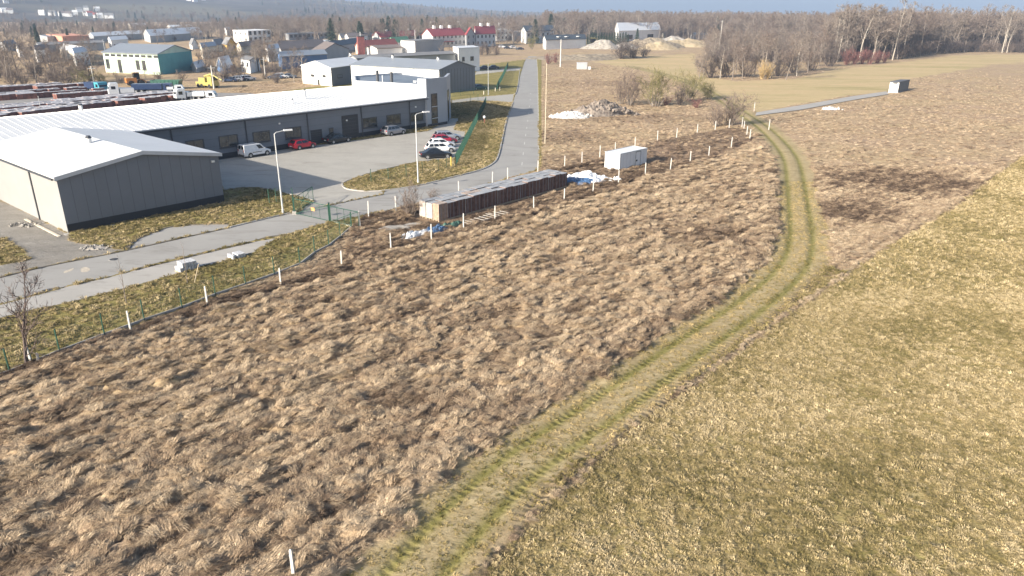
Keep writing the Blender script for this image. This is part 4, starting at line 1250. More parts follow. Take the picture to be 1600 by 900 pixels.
# ================================================================== green mesh fences
M_GRN = mat('green_powder_coat', (0.016, 0.075, 0.05), 0.5, 0.1, 3)
def mesh_fence(pts, h, label, wire=0.1, wr=0.004, foot=None, hgt=None, posts=True, group='green mesh fences'):
    P = GP(pts)
    t = thing('mesh_fence', label, 'fence', P[0], group)
    for i, p in enumerate(P):
        if posts:
            q = MB().box(p + UP * (h / 2 - .1), (.065, .065, h + .25)).build('post', M_GRN, t)
            MB().box(p + UP * (h + .04), (.075, .075, .03)).build('cap', M_PLAST, q)
    for i in range(len(P) - 1):
        a, b_ = P[i], P[i + 1]
        L = (b_ - a).length; u = (b_ - a).normalized(); n = Vector((-u.y, u.x, 0))
        mb = MB()
        for z in np.linspace(.08, h - .03, 6):
            mb.para(a + UP * float(z), b_ - a, n * wr * 1.6, UP * wr * 2)
        k = max(2, int(L / wire))
        for j in range(1, k):
            mb.para(a + u * (L * j / k) - n * wr + UP * .06, u * wr * 1.6, n * wr * 1.6, UP * (h - .08))
        mb.build('mesh_panel', M_GRN, t)
        if foot:
            MB().para(a - n * .04 + u * .04 - UP * .15, u * (L - .08), n * .08, UP * (.15 + foot)).build('footing_board', M_KERB, t)
    return t
mesh_fence([(-70, 612)] + GREEN_FENCE, 1.6, 'green wire mesh fence on low concrete boards between lawn and meadow', .14, .0035, .26)
mesh_fence([(580, 284), (607, 282), (635, 276), (660, 271.5), (685, 267), (698, 264.5), (712, 260.5)], 1.55, 'low green mesh fence across the grass island in front of the cars', .14, .0035)
FR = [(712, 260.5), (719.5, 245), (726.5, 230.5), (733.5, 216.5), (740, 203), (746, 191), (751, 181), (756, 171), (759.5, 163)]
mesh_fence(FR, 1.75, 'dense dark green fence running beside the verge of the main road', .06, .0055)
mesh_fence([(776, 143), (780, 133), (785, 124), (789.5, 114), (794, 104)], 1.8, 'dense dark green fence beside the road beyond the driveway', .07, .007)
mesh_fence([(706, 166), (735, 160.5), (747, 158.5), (759.5, 157)], 1.6, 'thin green fence along the driveway behind the tower', .16, .004)
mesh_fence([(704, 152), (720, 150), (740, 147.5), (758, 145.5), (776, 143)], 1.6, 'thin green fence along the far side of the driveway', .16, .004)
mesh_fence([(421, 318), (432, 317), (440, 318.5), (458, 316)], 1.6, 'short green fence piece between the lamp post and the gate', .14, .0035)
# ================================================================== green gate
ga, gb, gc_, gd = G(460, 335), G(516, 347.5), G(561, 357.5), G(490, 315)
gate = thing('swing_gate', 'green tubular two leaf gate, one leaf swung open towards the yard', 'gate', ga)
for (p, h_) in ((ga, 2.0), (gb, 2.0)):
    q = MB().box(p + UP * (h_ / 2 - .1), (.15, .15, h_ + .2), .3).build('gate_post', M_GRN, gate)
    MB().box(p + UP * (h_ + .02), (.17, .17, .04), .3).build('cap', M_PLAST, q)
MB().box(ga + UP * .1, (.4, .4, .5), .3).build('footing_block', M_KERB, gate)
def leaf(a, b_, name, h=1.55, z0=.15):
    u = (b_ - a).normalized(); L = (b_ - a).length
    mb = MB()
    r = .035
    mb.tube(a + UP * z0, b_ + UP * z0, r, n=6); mb.tube(a + UP * (z0 + h), b_ + UP * (z0 + h), r, n=6)
    for k in range(0, 5):
        p = a + u * (L * k / 4)
        mb.tube(p + UP * z0, p + UP * (z0 + h), r if k in (0, 4) else r * .6, n=6)
    mb.tube(a + UP * z0, b_ + UP * (z0 + h), r * .7, n=6)
    f_ = mb.build(name, M_GRN, gate)
    m2_ = MB()
    k = int(L / .14)
    n = Vector((-u.y, u.x, 0))
    for j in range(1, k):
        m2_.para(a + u * (L * j / k) + UP * (z0 + .03), u * .006, n * .006, UP * (h - .06))
    m2_.build('mesh_infill', M_GRN, f_)
leaf(ga + (gb - ga) * .02, ga + (gb - ga) * .97, 'gate_leaf')
leaf(ga + (gd - ga) * .03, gd, 'gate_leaf')
leaf(gb + (gc_ - gb) * .03, gc_, 'side_panel')
MB().para(gb + UP * -.1 + (gc_ - gb) * .04, (gc_ - gb) * .92, Vector((.1, .05, 0)), UP * .28).build('footing_board', mat('cream_kerb', (0.60, 0.54, 0.44)), gate)
s_ = MB().box(ga + (gb - ga) * .55 + UP * 1.0, (.55, .03, .35), math.atan2((gb - ga).y, (gb - ga).x)).build('sign_plate', mat('faded_orange_sign', (0.62, 0.30, 0.12), .6, .2, 6), gate)
# ================================================================== brick pallets, three long rows
M_WRAP = mat('grey_pallet_wrap', (0.33, 0.33, 0.335), 0.35, 0.25, 1.2, spec=0.6)
M_DBRICK = mat('dark_brown_bricks', (0.15, 0.078, 0.058), 0.8, 0.35, 3)
M_OBRICK = mat('orange_bricks', (0.38, 0.26, 0.19), 0.85, 0.25, 4)
M_PBRICK = mat('pale_wrapped_bricks', (0.42, 0.375, 0.34), 0.6, 0.15, 3)
M_WOOD = mat('raw_pallet_wood', (0.42, 0.34, 0.24), 0.9, 0.2, 5)
pb, pe_, pw = G(686.5, 347.5), G(887, 292), G(645, 341.5)
pu = (pe_ - pb).normalized()
pv_ = Vector((-pu.y, pu.x, 0))
plen = (pe_ - pb).length
NP = 17
pitch_ = plen / NP
wid = (pw - pb).dot(pv_)
cell = abs(wid) / 3
PH = HT(pb, 320.5)
pa = math.atan2(pu.y, pu.x)
def brick_pallet(kind):
    t = thing('brick_pallet', 'x', 'pallet', (0, 0, 0), 'wrapped brick pallets in three long rows', 0, local=True)
    l, w = pitch_ - .07, cell - .10
    mb = MB()
    for y in (-w / 2 + .06, 0, w / 2 - .06):
        mb.box((0, y, .06), (l, .1, .12))
    for x in (-l / 2 + .06, 0, l / 2 - .06):
        mb.box((x, 0, .135), (.12, w, .03))
    mb.build('pallet_base', M_WOOD, t)
    bm_ = {'dark': M_DBRICK, 'seam': M_DBRICK, 'orange': M_OBRICK, 'pale': M_PBRICK}[kind]
    mb = MB()
    lay = 6
    for i in range(lay):                                  # layers slightly shifted so joints show
        zz0 = .155 + (PH - .2) * i / lay
        k = (i % 2) * .015
        mb.box((k - .008, .008 - k, zz0 + (PH - .2) / lay / 2), (l - .02 - k, w - .02 - k, (PH - .2) / lay - .012))
    mb.box((0, 0, .155 + (PH - .2) / 2), (l - .07, w - .07, PH - .21))
    st_ = mb.build('brick_stack', bm_, t)
    hood = MB()
    z1 = PH
    hood.box((0, 0, z1 - .02), (l, w, .035))
    for (x, y) in ((-l / 2, -w / 2), (l / 2, -w / 2), (l / 2, w / 2), (-l / 2, w / 2))[:{'dark': 0, 'seam': 1}.get(kind, 4)]:
        hood.box((x * .985, y * .985, z1 / 2 + .1), (.045, .045, z1 - .32))
    hood.build('wrap_cover', M_WRAP if kind != 'orange' else mat('dusty_orange_cover', (0.40, 0.31, 0.25), .7, .2, 3), t)
    mb = MB()
    for x in (-l * .22, l * .22):
        mb.box((x, 0, z1 + .004), (.04, w + .012, .016))
        for y in (-w / 2 - .006, w / 2 + .006):
            mb.box((x, y, z1 / 2 + .08), (.04, .012, z1 - .16))
    mb.build('strap', mat('grey_strap', (0.25, 0.25, 0.26), .6, .1, 5), st_)
    return t
protos = {k: brick_pallet(k) for k in ('dark', 'seam', 'orange', 'pale')}
used = set()
rn = ['front', 'middle', 'back']
pr_ = random.Random(9)
for r_ in range(3):
    for i in range(NP):
        kind = 'dark'
        if i == 0: kind = ('orange', 'pale', 'pale')[r_]
        if i in (1, 3, 7, 10, 14) and kind == 'dark': kind = 'seam'
        if r_ == 1 and i in (4, 5): kind = 'orange'
        if r_ == 0 and i in (9,): kind = 'dark'
        p = pb + pu * (pitch_ * (i + .5)) + pv_ * (cell * (r_ + .5) * (1 if wid > 0 else -1))
        p += Vector((pr_.uniform(-.03, .03), pr_.uniform(-.03, .03), 0))
        lab = '%s brick pallet of the %s row, counted from the gate end' % (ORD[i], rn[r_])
        rot_ = pa + pr_.uniform(-.025, .025)
        if kind not in used:
            o = protos[kind]; used.add(kind)
            o.location = p; o.rotation_euler = (0, 0, rot_); o['label'] = lab
        else:
            o = copy_thing(protos[kind], p, rot_, lab)
        o.scale = (1, 1, pr_.uniform(.96, 1.03))
# ================================================================== white truck box
ca, cb, cc = G(944.5, 262.5), G(967.5, 268.5), G(1009.5, 258)
cu = (cc - cb).normalized(); CH = 2.35
cperp = Vector((-cu.y, cu.x, 0)) * 2.45
box = thing('truck_box', 'white insulated truck box set down between the two rows of posts', 'container', cb)
M_CONT = mat('white_box_panel', (0.74, 0.75, 0.76), .5, .06, .8)
z0c = .12
MB().para(cb + UP * z0c, cc - cb, cperp, UP * (CH - z0c)).build('body', M_CONT, box)
mb = MB()
for k in (0, 1):
    mb.para(cb + cperp * k - pv_ * 0 + UP * (CH - .03) - cu * .03 - cperp.normalized() * .03 * (1 - 2 * k) * 1, cu * ((cc - cb).length + .06), cperp.normalized() * .06, UP * .07)
for k in (0, 1):
    mb.para(cb + (cc - cb) * k + UP * (CH - .03) - cu * .03 - cperp * .02, cu * .06, cperp * 1.04, UP * .075)
mb.para(cb - cu * .02 - cperp.normalized() * .02 + UP * z0c, cu * .06, cperp.normalized() * .06, UP * (CH - z0c))
mb.build('edge_rail', mat('aluminium_rail', (0.42, 0.45, 0.48), .4, .1, 3), box)
u_, n_ = wall_axes(cb, cc)
s0, _ = WP(cb, cc, 992.5, 253); s1, _ = WP(cb, cc, 1000, 252)
dr = slab(box, cb, cc, s0, s1, .2, CH - .18, M_CONT, 'door', .03)
mb = MB()
for (a0, a1, b0, b1) in ((s0 - .03, s0 + .02, .2, CH - .18), (s1 - .02, s1 + .03, .2, CH - .18), (s0 - .03, s1 + .03, CH - .2, CH - .14)):
    mb.para(cb + u_ * a0 + n_ * .032 + UP * b0, u_ * (a1 - a0), n_ * .015, UP * (b1 - b0))
mb.build('door_seal', M_TRIM, dr)
MB().para(cb + u_ * (s0 + .1) + n_ * .035 + UP * .9, u_ * .3, n_ * .05, UP * .2).build('latch', M_PLAST, dr)
mb = MB()
for k in range(1, 8):
    if not (s0 - .2 < (cc - cb).length * k / 8 < s1 + .2):
        mb.para(cb + u_ * ((cc - cb).length * k / 8) + UP * z0c + n_ * -.005, u_ * .02, n_ * .014, UP * (CH - z0c - .05))
mb.build('panel_joints', mat('aluminium_rail', (0.42, 0.45, 0.48)), box)
mb = MB()
for k in (.08, .5, .92):
    mb.para(cb + (cc - cb) * k + UP * -.1, cu * .25, cperp, UP * .22)
mb.build('skid', M_TRIM, box)
# ================================================================== grey shed at the end of the path
sa, sb, sc_ = G(1387.5, 145), G(1402.5, 145.5), G(1418.5, 141.5)
SHH = HT(sb, 128.5)
shed = thing('grey_shed', 'small flat roofed shed, white front and dark side, at the end of the path', 'shed', sb)
sA, sB, sC, sD = quad_from(sa, sb, sc_)
mb = MB()
mb.prism([(p.x, p.y) for p in (sA, sB, sC, sD)], -.1, SHH)
mb.build('wall', mat('charcoal_sheet', (0.10, 0.115, 0.13), .6, .1, 1), shed)
slab(shed, sA, sB, .05, (sB - sA).length - .05, 0.02, SHH - .12, mat('white_sheet', (0.72, 0.71, 0.67), .6, .06, 1), 'front_panel', .05)
u_, n_ = wall_axes(sA, sB)
slab(shed, sA, sB, (sB - sA).length * .35, (sB - sA).length * .8, SHH - .42, SHH - .14, M_TRIM, 'vent', .08)
cx = (sA + sC) / 2
MB().add([tuple(cx + (p - cx) * 1.05 + UP * (SHH + dz)) for dz in (0.004, .12) for p in (sA, sB, sC, sD)],
         [(3, 2, 1, 0), (4, 5, 6, 7), (0, 1, 5, 4), (1, 2, 6, 5), (2, 3, 7, 6), (3, 0, 4, 7)]).build('roof', mat('dark_roof_sheet', (0.12, 0.12, 0.13), .6, .1, 1), shed)
MB().prism([(p.x, p.y) for p in (cx + (q - cx) * 1.12 for q in (sA, sB, sC, sD))], -.15, .1).build('base_slab', M_CONC, shed)
# small switch cabinet in the far field
b = G(909, 108.5)
t = thing('switch_cabinet', 'small grey cabinet on legs in the far field right of the road', 'cabinet', b)
M_CAB = mat('grey_cabinet', (0.42, 0.44, 0.46), .5, .08, 1)
MB().box(b + UP * 1.25, (3.6, 1.6, 2.1), R(4)).build('housing', M_CAB, t)
MB().box(b + UP * 2.36, (3.8, 1.8, .12), R(4)).build('lid', M_TRIML, t)
MB().box(b + UP * .1, (3.4, 1.4, .3), R(4)).build('plinth', M_KERB, t)
MB().box(b + Vector((2.6, .3, .5)), (1.2, .9, 1.0), R(4)).build('side_box', M_WHITE, t)
# ================================================================== kerbstone bundles on the pale strip
M_STONE = mat('grey_kerbstone', (0.52, 0.53, 0.55), .8, .15, 4)
def stone_bundle(px, py, nx_, nz_, label, ang):
    b = G(px, py)
    t = thing('kerbstone_bundle', label, 'stones', b, 'kerbstone bundles on the pale strip')
    u = Vector((math.cos(ang), math.sin(ang), 0)); n = Vector((-u.y, u.x, 0))
    r = random.Random(int(px))
    src = None
    for i in range(nx_):
        for j in range(nz_):
            p = b + u * (i * .24 - nx_ * .12) + n * r.uniform(-.06, .06) + UP * (.10 + j * .36)
            if j == nz_ - 1 and r.random() < .35: continue
            w = (u * .19, n * 1.0, UP * .33)
            MB().para(p - n * .5, *w).build('kerbstone', M_STONE, t)
    MB().para(b - u * nx_ * .13 - n * .4 - UP * .02, u * nx_ * .25, n * .8, UP * .115).build('timber', M_WOOD, t)
stone_bundle(294, 421.5, 7, 2, 'bundle of grey kerbstones at the edge of the fenced lawn', R(47))
stone_bundle(372.5, 402.5, 6, 1, 'low bundle of kerbstones further up the pale strip', R(47))
# manhole covers and paint on the road
for i, (px, py, lab) in enumerate(((178, 405.5, 'round cover in the lower road near the gravel corner'), (680, 287.5, 'round manhole cover where the road bends by the pallets'))):
    b = G(px, py)
    t = thing('manhole_cover', lab, 'manhole', b)
    MB().tube(b + UP * .01, b + UP * .022, .42, n=18).build('frame', M_KERB, t)
    MB().tube(b + UP * .01, b + UP * .03, .34, n=18).build('lid', M_TRIM, t)
b = G(80, 452.5)
t = thing('drain_grate', 'long dark drain grate between asphalt and pale strip', 'drain', b)
mb = MB()
for k in range(7):
    mb.box(b + Vector((math.cos(R(44)), math.sin(R(44)), 0)) * (k * .15 - .45) + UP * .022, (.09, .5, .02), R(44))
mb.build('bar', M_TRIM, t)
MB().box(b + UP * .012, (1.15, .6, .012), R(44)).build('frame', mat('rusty_iron', (0.09, 0.07, 0.055), .8, .2, 4), t)
for (pts, lab) in (([(100, 424), (108, 421.5), (115, 419), (113, 422.5), (106, 425.5), (100, 427)], 'pale dusty patch on the lower road, left one'), ([(126, 420.5), (132, 417.5), (138, 418.5), (141, 422), (134, 425.5), (127, 425)], 'pale dusty patch on the lower road, right one')):
    o = MB().sheet([(p.x, p.y) for p in smooth_line(GP(pts + pts[:1]), 3)[:-1]], .0165).build('sand_patch', mat('pale_sand', (0.50, 0.44, 0.36), .95, .2, 6))
    tag(o, lab, None, None, 'structure')
# ================================================================== heaps and dumped things
def lumpy(name, c, rx, ry, h, m, label, cat, seed=0, ang=0.0, rough=.35, nu=26, nv=9, parent=None, freq=1.2):
    """an uneven heap: a mound whose surface is broken by noise"""
    vs, fs = [], []
    for j in range(nv + 1):
        for i in range(nu):
            t = j / nv
            a = 2 * math.pi * i / nu
            x, y = math.cos(a) * t * rx, math.sin(a) * t * ry
            z = h * (1 - t ** 1.6) * (1 - rough + rough * 2 * float(fbm(np.array([x * freq + seed]), np.array([y * freq + seed * 3.1]), seed, 4)[0]))
            xx, yy = x * math.cos(ang) - y * math.sin(ang), x * math.sin(ang) + y * math.cos(ang)
            k = 1 + (float(vnoise(np.array([math.cos(a) * 2.1 + seed]), np.array([math.sin(a) * 2.1]), seed)[0]) - .5) * .45 * t
            vs.append((xx * k, yy * k, z - .12 * t))
    for j in range(nv):
        for i in range(nu):
            a, b_ = j * nu + i, j * nu + (i + 1) % nu
            fs.append((a, a + nu, b_ + nu, b_))
    o = MB().add([Vector(v) + Vector(c) for v in vs], fs).build(name, m, parent, smooth=False, origin=None if parent else c)
    if not parent: tag(o, label, cat)
    return o
def rubble_material(name, a, b_, c_, sc=1.6):
    m, nt, bs = new_mat(name)
    v = nt.nodes.new('ShaderNodeTexVoronoi')
    nt.links.new(objco(nt), v.inputs['Vector']); v.inputs['Scale'].default_value = sc
    n = noise(nt, 1.5, 5, .7, objco(nt))
    f = math_(nt, 'ADD', math_(nt, 'MULTIPLY', v.outputs['Distance'], .8), math_(nt, 'MULTIPLY', n, .6))
    nt.links.new(ramp(nt, [(.25, a), (.5, b_), (.8, c_)], f), bs.inputs['Base Color'])
    bs.inputs['Roughness'].default_value = .95
    bump(nt, bs, f, .9, .2)
    return m
M_RUBBLE = rubble_material('grey_rubble', (0.06, .047, .038), (0.15, .12, .10), (0.26, .22, .185))
M_CHIP = mat('grey_broken_stone', (0.27, 0.255, 0.235), .9, .25, 4)
M_WRUB = rubble_material('white_rubble', (0.34, .32, .30), (0.52, .50, .47), (0.68, .66, .63))
M_SAND = rubble_material('tan_sand', (0.19, .15, .09), (0.28, .225, .14), (0.37, .30, .20), .5)
M_GRAVELH = rubble_material('grey_gravel', (0.15, .135, .115), (0.26, .235, .20), (0.37, .34, .30), .7)
M_EARTH = rubble_material('brown_earth', (0.11, .085, .06), (0.20, .16, .115), (0.30, .25, .18), .6)
def chunks(root, c, rx, ry, h, n, m, s0, s1, seed):
    r = random.Random(seed)
    base = []
    for q in range(4):
        bm = bmesh.new(); bmesh.ops.create_icosphere(bm, subdivisions=1, radius=1)
        for v in bm.verts: v.co *= r.uniform(.65, 1.15)
        me_ = bpy.data.meshes.new('stone'); bm.to_mesh(me_); bm.free(); me_.materials.append(m)
        base.append(me_)
    for i in range(n):
        a = r.uniform(0, 6.28); t = math.sqrt(r.random())
        o = bpy.data.objects.new('stone', base[i % 4]); COL.objects.link(o)
        o.parent = root
        s = r.uniform(s0, s1)
        o.location = (math.cos(a) * rx * t, math.sin(a) * ry * t, max(0, h * (1 - t ** 1.6)) * .95 + s * .1)
        o.rotation_euler = (r.uniform(0, 6), r.uniform(0, 6), r.uniform(0, 6))
        o.scale = (s * r.uniform(.7, 1.4), s, s * r.uniform(.5, .9))
hp = G(940, 179)
heap = lumpy('rubble_heap', hp, 8.5, 4.6, 2.5, M_RUBBLE, 'large grey brown heap of broken rubble beside the bare shrubs', 'rubble heap', 4, R(32), .5, 44, 14)
chunks(heap, hp, 7.5, 4.2, 2.4, 90, M_RUBBLE, .2, .55, 5)
hp = G(893, 183)
heap = lumpy('rubble_heap', hp, 5.2, 3.0, 1.1, M_WRUB, 'low whitish heap at the left foot of the rubble pile', 'rubble heap', 8, R(20), .4, 30, 8)
chunks(heap, hp, 5.0, 3.2, 1.0, 50, M_WRUB, .15, .4, 6)
hp = G(152, 388)
heap = lumpy('stone_heap', hp, 1.5, .9, .22, M_GRAVELH, 'small spill of grey stones at the edge of the gravel corner', 'stones', 12, R(20), .5, 18, 4)
chunks(heap, hp, 1.5, .85, .2, 55, M_CHIP, .07, .17, 7)
hp = G(42, 352)
heap = lumpy('stone_heap', hp, 1.2, .8, .25, M_GRAVELH, 'scatter of broken stones beside the hall corner', 'stones', 14, R(40), .5, 18, 4)
chunks(heap, hp, 1.6, 1.0, .2, 30, M_CHIP, .08, .22, 8)
hp = G(1298, 171.5)
heap = lumpy('rubble_heap', hp, 2.2, 1.2, .7, M_WRUB, 'small white heap of debris below the pale path', 'rubble heap', 17, .2, .6, 18, 5)
chunks(heap, hp, 2.6, 1.4, .5, 26, M_WRUB, .15, .45, 9)
# crumpled foil and bags
def foil(name, px, py, rx, ry, h, m, label, seed, ang):
    c = G(px, py)
    vs, fs = [], []
    nu, nv = 30, 22
    for j in range(nv):
        for i in range(nu):
            u, v = (i / (nu - 1) - .5) * 2, (j / (nv - 1) - .5) * 2
            e = max(0, 1 - max(abs(u), abs(v)) ** 3)
            r_ = float(fbm(np.array([u * 2.6 + seed]), np.array([v * 2.6 + seed]), seed, 4, .7)[0])
            k = 1 + (float(vnoise(np.array([u * 2 + seed * 2]), np.array([v * 2.]), seed + 3)[0]) - .5) * .5
            x, y = u * rx * k, v * ry * k
            vs.append(c + Vector((x * math.cos(ang) - y * math.sin(ang), x * math.sin(ang) + y * math.cos(ang), e * h * (r_ * 2.0 - .3) + .05)))
    for j in range(nv - 1):
        for i in range(nu - 1):
            a = j * nu + i
            fs.append((a, a + 1, a + 1 + nu, a + nu))
    o = MB().add(vs, fs).build(name, m, None, origin=c)
    tag(o, label, 'plastic sheet', 'dumped plastic sheets and bags')
    return o
M_FOIL = mat('white_plastic_sheet', (0.78, 0.79, 0.80), .4, .1, 3)
M_BLUEF = mat('blue_plastic_sheet', (0.07, 0.14, 0.27), .4, .35, 3)
M_GREENF = mat('dark_green_sheet', (0.06, 0.13, 0.10), .6, .3, 3)
foil('plastic_sheet', 905, 286, 1.7, 2.2, .6, M_BLUEF, 'blue and white plastic sheet crumpled at the end of the brick rows', 2, R(46))
foil('plastic_sheet', 914, 279.5, 2.6, 1.7, .75, M_FOIL, 'large crumpled white plastic sheet beyond the brick rows', 3, R(30))
foil('plastic_sheet', 933, 283.5, 2.0, 1.2, .7, M_FOIL, 'smaller white plastic sheet towards the truck box', 5, R(40))
foil('plastic_bag', 962, 285, .7, .55, .7, M_FOIL, 'single white bag beside the thirteenth front post', 6, R(30))
foil('plastic_sheet', 653, 369.5, 1.6, .45, .6, M_FOIL, 'white plastic bundle lying by the front posts near the gate', 7, R(44))
foil('plastic_sheet', 632, 372.5, .8, .25, .35, M_FOIL, 'thin white plastic strip left of the white bundle', 8, R(60))
foil('plastic_sheet', 681, 363, 1.3, .55, .6, M_BLUEF, 'blue plastic bundle lying between two front posts', 9, R(48))
foil('plastic_sheet', 706, 355.5, 1.8, .5, .5, M_GREENF, 'dark green tarpaulin heap right of the blue bundle', 10, R(48))
for (px, py, rx, ry, a_, lab) in ((615, 361, 1.5, .8, 20, 'worn patch of pale gravel left of the brick rows'), (640, 357, 1.6, .6, 40, 'second pale gravel patch at the end of the brick rows')):
    c = G(px, py)
    pts = [c + Vector((math.cos(R(a_)) * math.cos(t) * rx - math.sin(R(a_)) * math.sin(t) * ry, math.sin(R(a_)) * math.cos(t) * rx + math.cos(R(a_)) * math.sin(t) * ry, 0)) * 1 for t in np.linspace(0, 6.28, 15)[:-1]]
    pts = [c + (p - c) * rnd.uniform(.7, 1.2) for p in pts]
    hh = float(max(relief(np.array([p.x for p in pts + [c]]), np.array([p.y for p in pts + [c]]))))
    o = MB().prism([(p.x, p.y) for p in pts], -.1, hh + .03).build('gravel_patch', M_GRAVELH)
    tag(o, lab, None, None, 'structure')
# old wooden slat frames lying in front of the rows
b = G(758, 345)
t = thing('slat_frame', 'grey wooden slat frame lying in the weeds in front of the brick rows', 'timber', b)
u = pu; n = pv_
M_OLDW = mat('grey_weathered_wood', (0.42, 0.38, 0.33), .9, .15, 5)
for k in (-.5, .5):
    MB().para(b - u * 2.9 + n * (k * 1.0 - .05) + UP * .25, u * 5.8, n * .1, UP * .09).build('rail', M_OLDW, t)
for i in range(10):
    a_ = b + u * (-2.8 + i * .62) + n * -.75 + UP * (.36 + rnd.uniform(-.03, .1))
    MB().para(a_, n * rnd.uniform(1.2, 1.6) + u * rnd.uniform(-.2, .05), u * .1, UP * .04).build('slat', M_OLDW, t)
# ================================================================== trees and shrubs
def bark(name, rgb, var=.25):
    return mat(name, rgb, .9, var, 2.5)
M_BARK = bark('grey_bark', (0.20, 0.17, 0.145))
M_BIRCH = bark('pale_birch_bark', (0.42, 0.38, 0.325), .2)
M_TWIG = bark('brown_twigs', (0.17, 0.13, 0.108))
M_TWIGG = bark('grey_twigs', (0.215, 0.178, 0.15))
M_TWIGD = bark('dark_twigs', (0.10, 0.08, 0.072))
M_TWIGR = bark('red_brown_twigs', (0.19, 0.085, 0.075))
M_WILLOW = bark('yellow_green_twigs', (0.20, 0.18, 0.075))
M_REED = bark('ochre_reeds', (0.42, 0.30, 0.14))
M_NEEDLE = bark('dark_spruce_needles', (0.035, 0.06, 0.038), .35)
class TreeGen:
    def __init__(s, seed):
        s.r = random.Random(seed); s.trunk = MB(); s.v = []; s.f = []
    def ribbon(s, pts, w):
        o = len(s.v)
        d = (pts[-1] - pts[0])
        side = d.cross(Vector((s.r.gauss(0, 1), s.r.gauss(0, 1), s.r.gauss(0, 1))))
        side = side.normalized() if side.length > 1e-5 else Vector((1, 0, 0))
        n = len(pts)
        for i, p in enumerate(pts[:-1]):
            k = w * (1 - .6 * i / (n - 1)) / 2
            s.v += [p - side * k, p + side * k]
        s.v.append(pts[-1])
        for i in range(n - 2):
            s.f.append((o + 2 * i, o + 2 * i + 1, o + 2 * i + 3, o + 2 * i + 2))
        s.f.append((o + 2 * n - 4, o + 2 * n - 3, o + 2 * n - 2))
    def poly(s, p, d, L, segs, wob, up):
        pts = [p.copy()]
        d = d.normalized()
        for i in range(segs):
            d = (d + Vector((s.r.gauss(0, wob), s.r.gauss(0, wob), s.r.gauss(0, wob) + up))).normalized()
            pts.append(pts[-1] + d * (L / segs))
        return pts
    def along(s, pts, t):
        k = t * (len(pts) - 1); i = min(int(k), len(pts) - 2)
        return pts[i].lerp(pts[i + 1], k - i), (pts[i + 1] - pts[i]).normalized()
    def side_dir(s, d, ang):
        a = d.orthogonal().normalized()
        a.rotate(Matrix.Rotation(s.r.uniform(0, 6.283), 3, d))
        return (d * math.cos(ang) + a * math.sin(ang)).normalized()
    def twigs(s, pts, L, n, w, sub, ang=(.45, 1.0), up=.06):
        for _ in range(n):
            p, d = s.along(pts, s.r.uniform(.2, 1.0))
            q = s.poly(p, s.side_dir(d, s.r.uniform(*ang)), L * s.r.uniform(.5, 1.15), 3, .18, up)
            s.ribbon(q, w)
            for _ in range(sub):
                p2, d2 = s.along(q, s.r.uniform(.25, 1.0))
                q2 = s.poly(p2, s.side_dir(d2, s.r.uniform(.4, .95)), L * s.r.uniform(.25, .6), 2, .2, up)
                s.ribbon(q2, w * .62)
def bare_tree(seed, h=10.0, spread=.36, first=.28, limbs=13, br=6, tw=5, sub=4, w=.055, lean=.05, r0=.17, up=.10):
    g = TreeGen(seed); r = g.r
    tp = g.poly(Vector((0, 0, -.2)), Vector((r.gauss(0, lean), r.gauss(0, lean), 1)), h * .93, 7, .05, .05)
    g.trunk.path(tp, [r0 * (1 - .88 * i / 7) for i in range(8)], 6)
    for i in range(limbs):
        t = first + (1 - first) * ((i + r.random()) / limbs) ** .9
        p, d = g.along(tp, min(t, .97))
        L = h * spread * (1.12 - .75 * (t - first) / (1 - first)) * r.uniform(.75, 1.2)
        lp = g.poly(p, g.side_dir(d, r.uniform(.6, 1.05)), L, 4, .13, up)
        rr = max(.018, r0 * .42 * (1 - t * .7))
        g.trunk.path(lp, [rr, rr * .75, rr * .52, rr * .32, rr * .15], 4)
        for k in range(br):
            q, d2 = g.along(lp, r.uniform(.18, 1.0))
            bp = g.poly(q, g.side_dir(d2, r.uniform(.4, .95)), L * r.uniform(.3, .55), 3, .16, up * .8)
            g.ribbon(bp, w * 1.25)
            g.twigs(bp, L * .30, tw, w * .8, sub, up=up * .6)
    return g
def shrub(seed, h=4.0, wid=1.0, stems=14, br=6, tw=5, sub=3, w=.05):
    g = TreeGen(seed); r = g.r
    for i in range(stems):
        a = r.uniform(0, 6.283); tilt = r.uniform(.05, .65) * wid
        d = Vector((math.cos(a) * tilt, math.sin(a) * tilt, 1))
        b0 = Vector((math.cos(a), math.sin(a), 0)) * r.uniform(0, .14) * h * wid
        L = h * r.uniform(.7, 1.1)
        sp = g.poly(b0 - UP * .15, d, L, 5, .09, .03)
        g.trunk.path(sp, [.05 * h / 4, .04 * h / 4, .03 * h / 4, .02 * h / 4, .014 * h / 4, .006 * h / 4], 4)
        for k in range(br):
            q, d2 = g.along(sp, r.uniform(.12, 1.0))
            bp = g.poly(q, g.side_dir(d2, r.uniform(.3, .85)), L * r.uniform(.22, .42), 3, .14, .08)
            g.ribbon(bp, w)
            g.twigs(bp, L * .19, tw, w * .75, sub, up=.05)
    return g
def conifer(seed, h=10.0, wid=.21):
    g = TreeGen(seed); r = g.r
    g.trunk.tube((0, 0, -.2), (0, 0, h * .96), .17, .03, 6)
    n = 190
    for i in range(n):
        t = (i / n) ** .9
        z = h * (.07 + .92 * t)
        L = h * wid * (1 - t) ** .85 * r.uniform(.7, 1.15) + .12
        a = i * 2.399 + r.gauss(0, .2)
        d = Vector((math.cos(a), math.sin(a), -.12 - .2 * (1 - t)))
        bp = g.poly(Vector((0, 0, z)), d, L, 3, .05, .02)
        g.ribbon(bp, .22)
        for k in range(int(5 + L * 3)):
            q, d2 = g.along(bp, r.uniform(.15, 1))
            g.ribbon(g.poly(q, g.side_dir(d2, r.uniform(.4, 1.1)) + Vector((0, 0, -.25)), r.uniform(.25, .6), 2, .1, -.05), .15)
    return g
_bank = {}
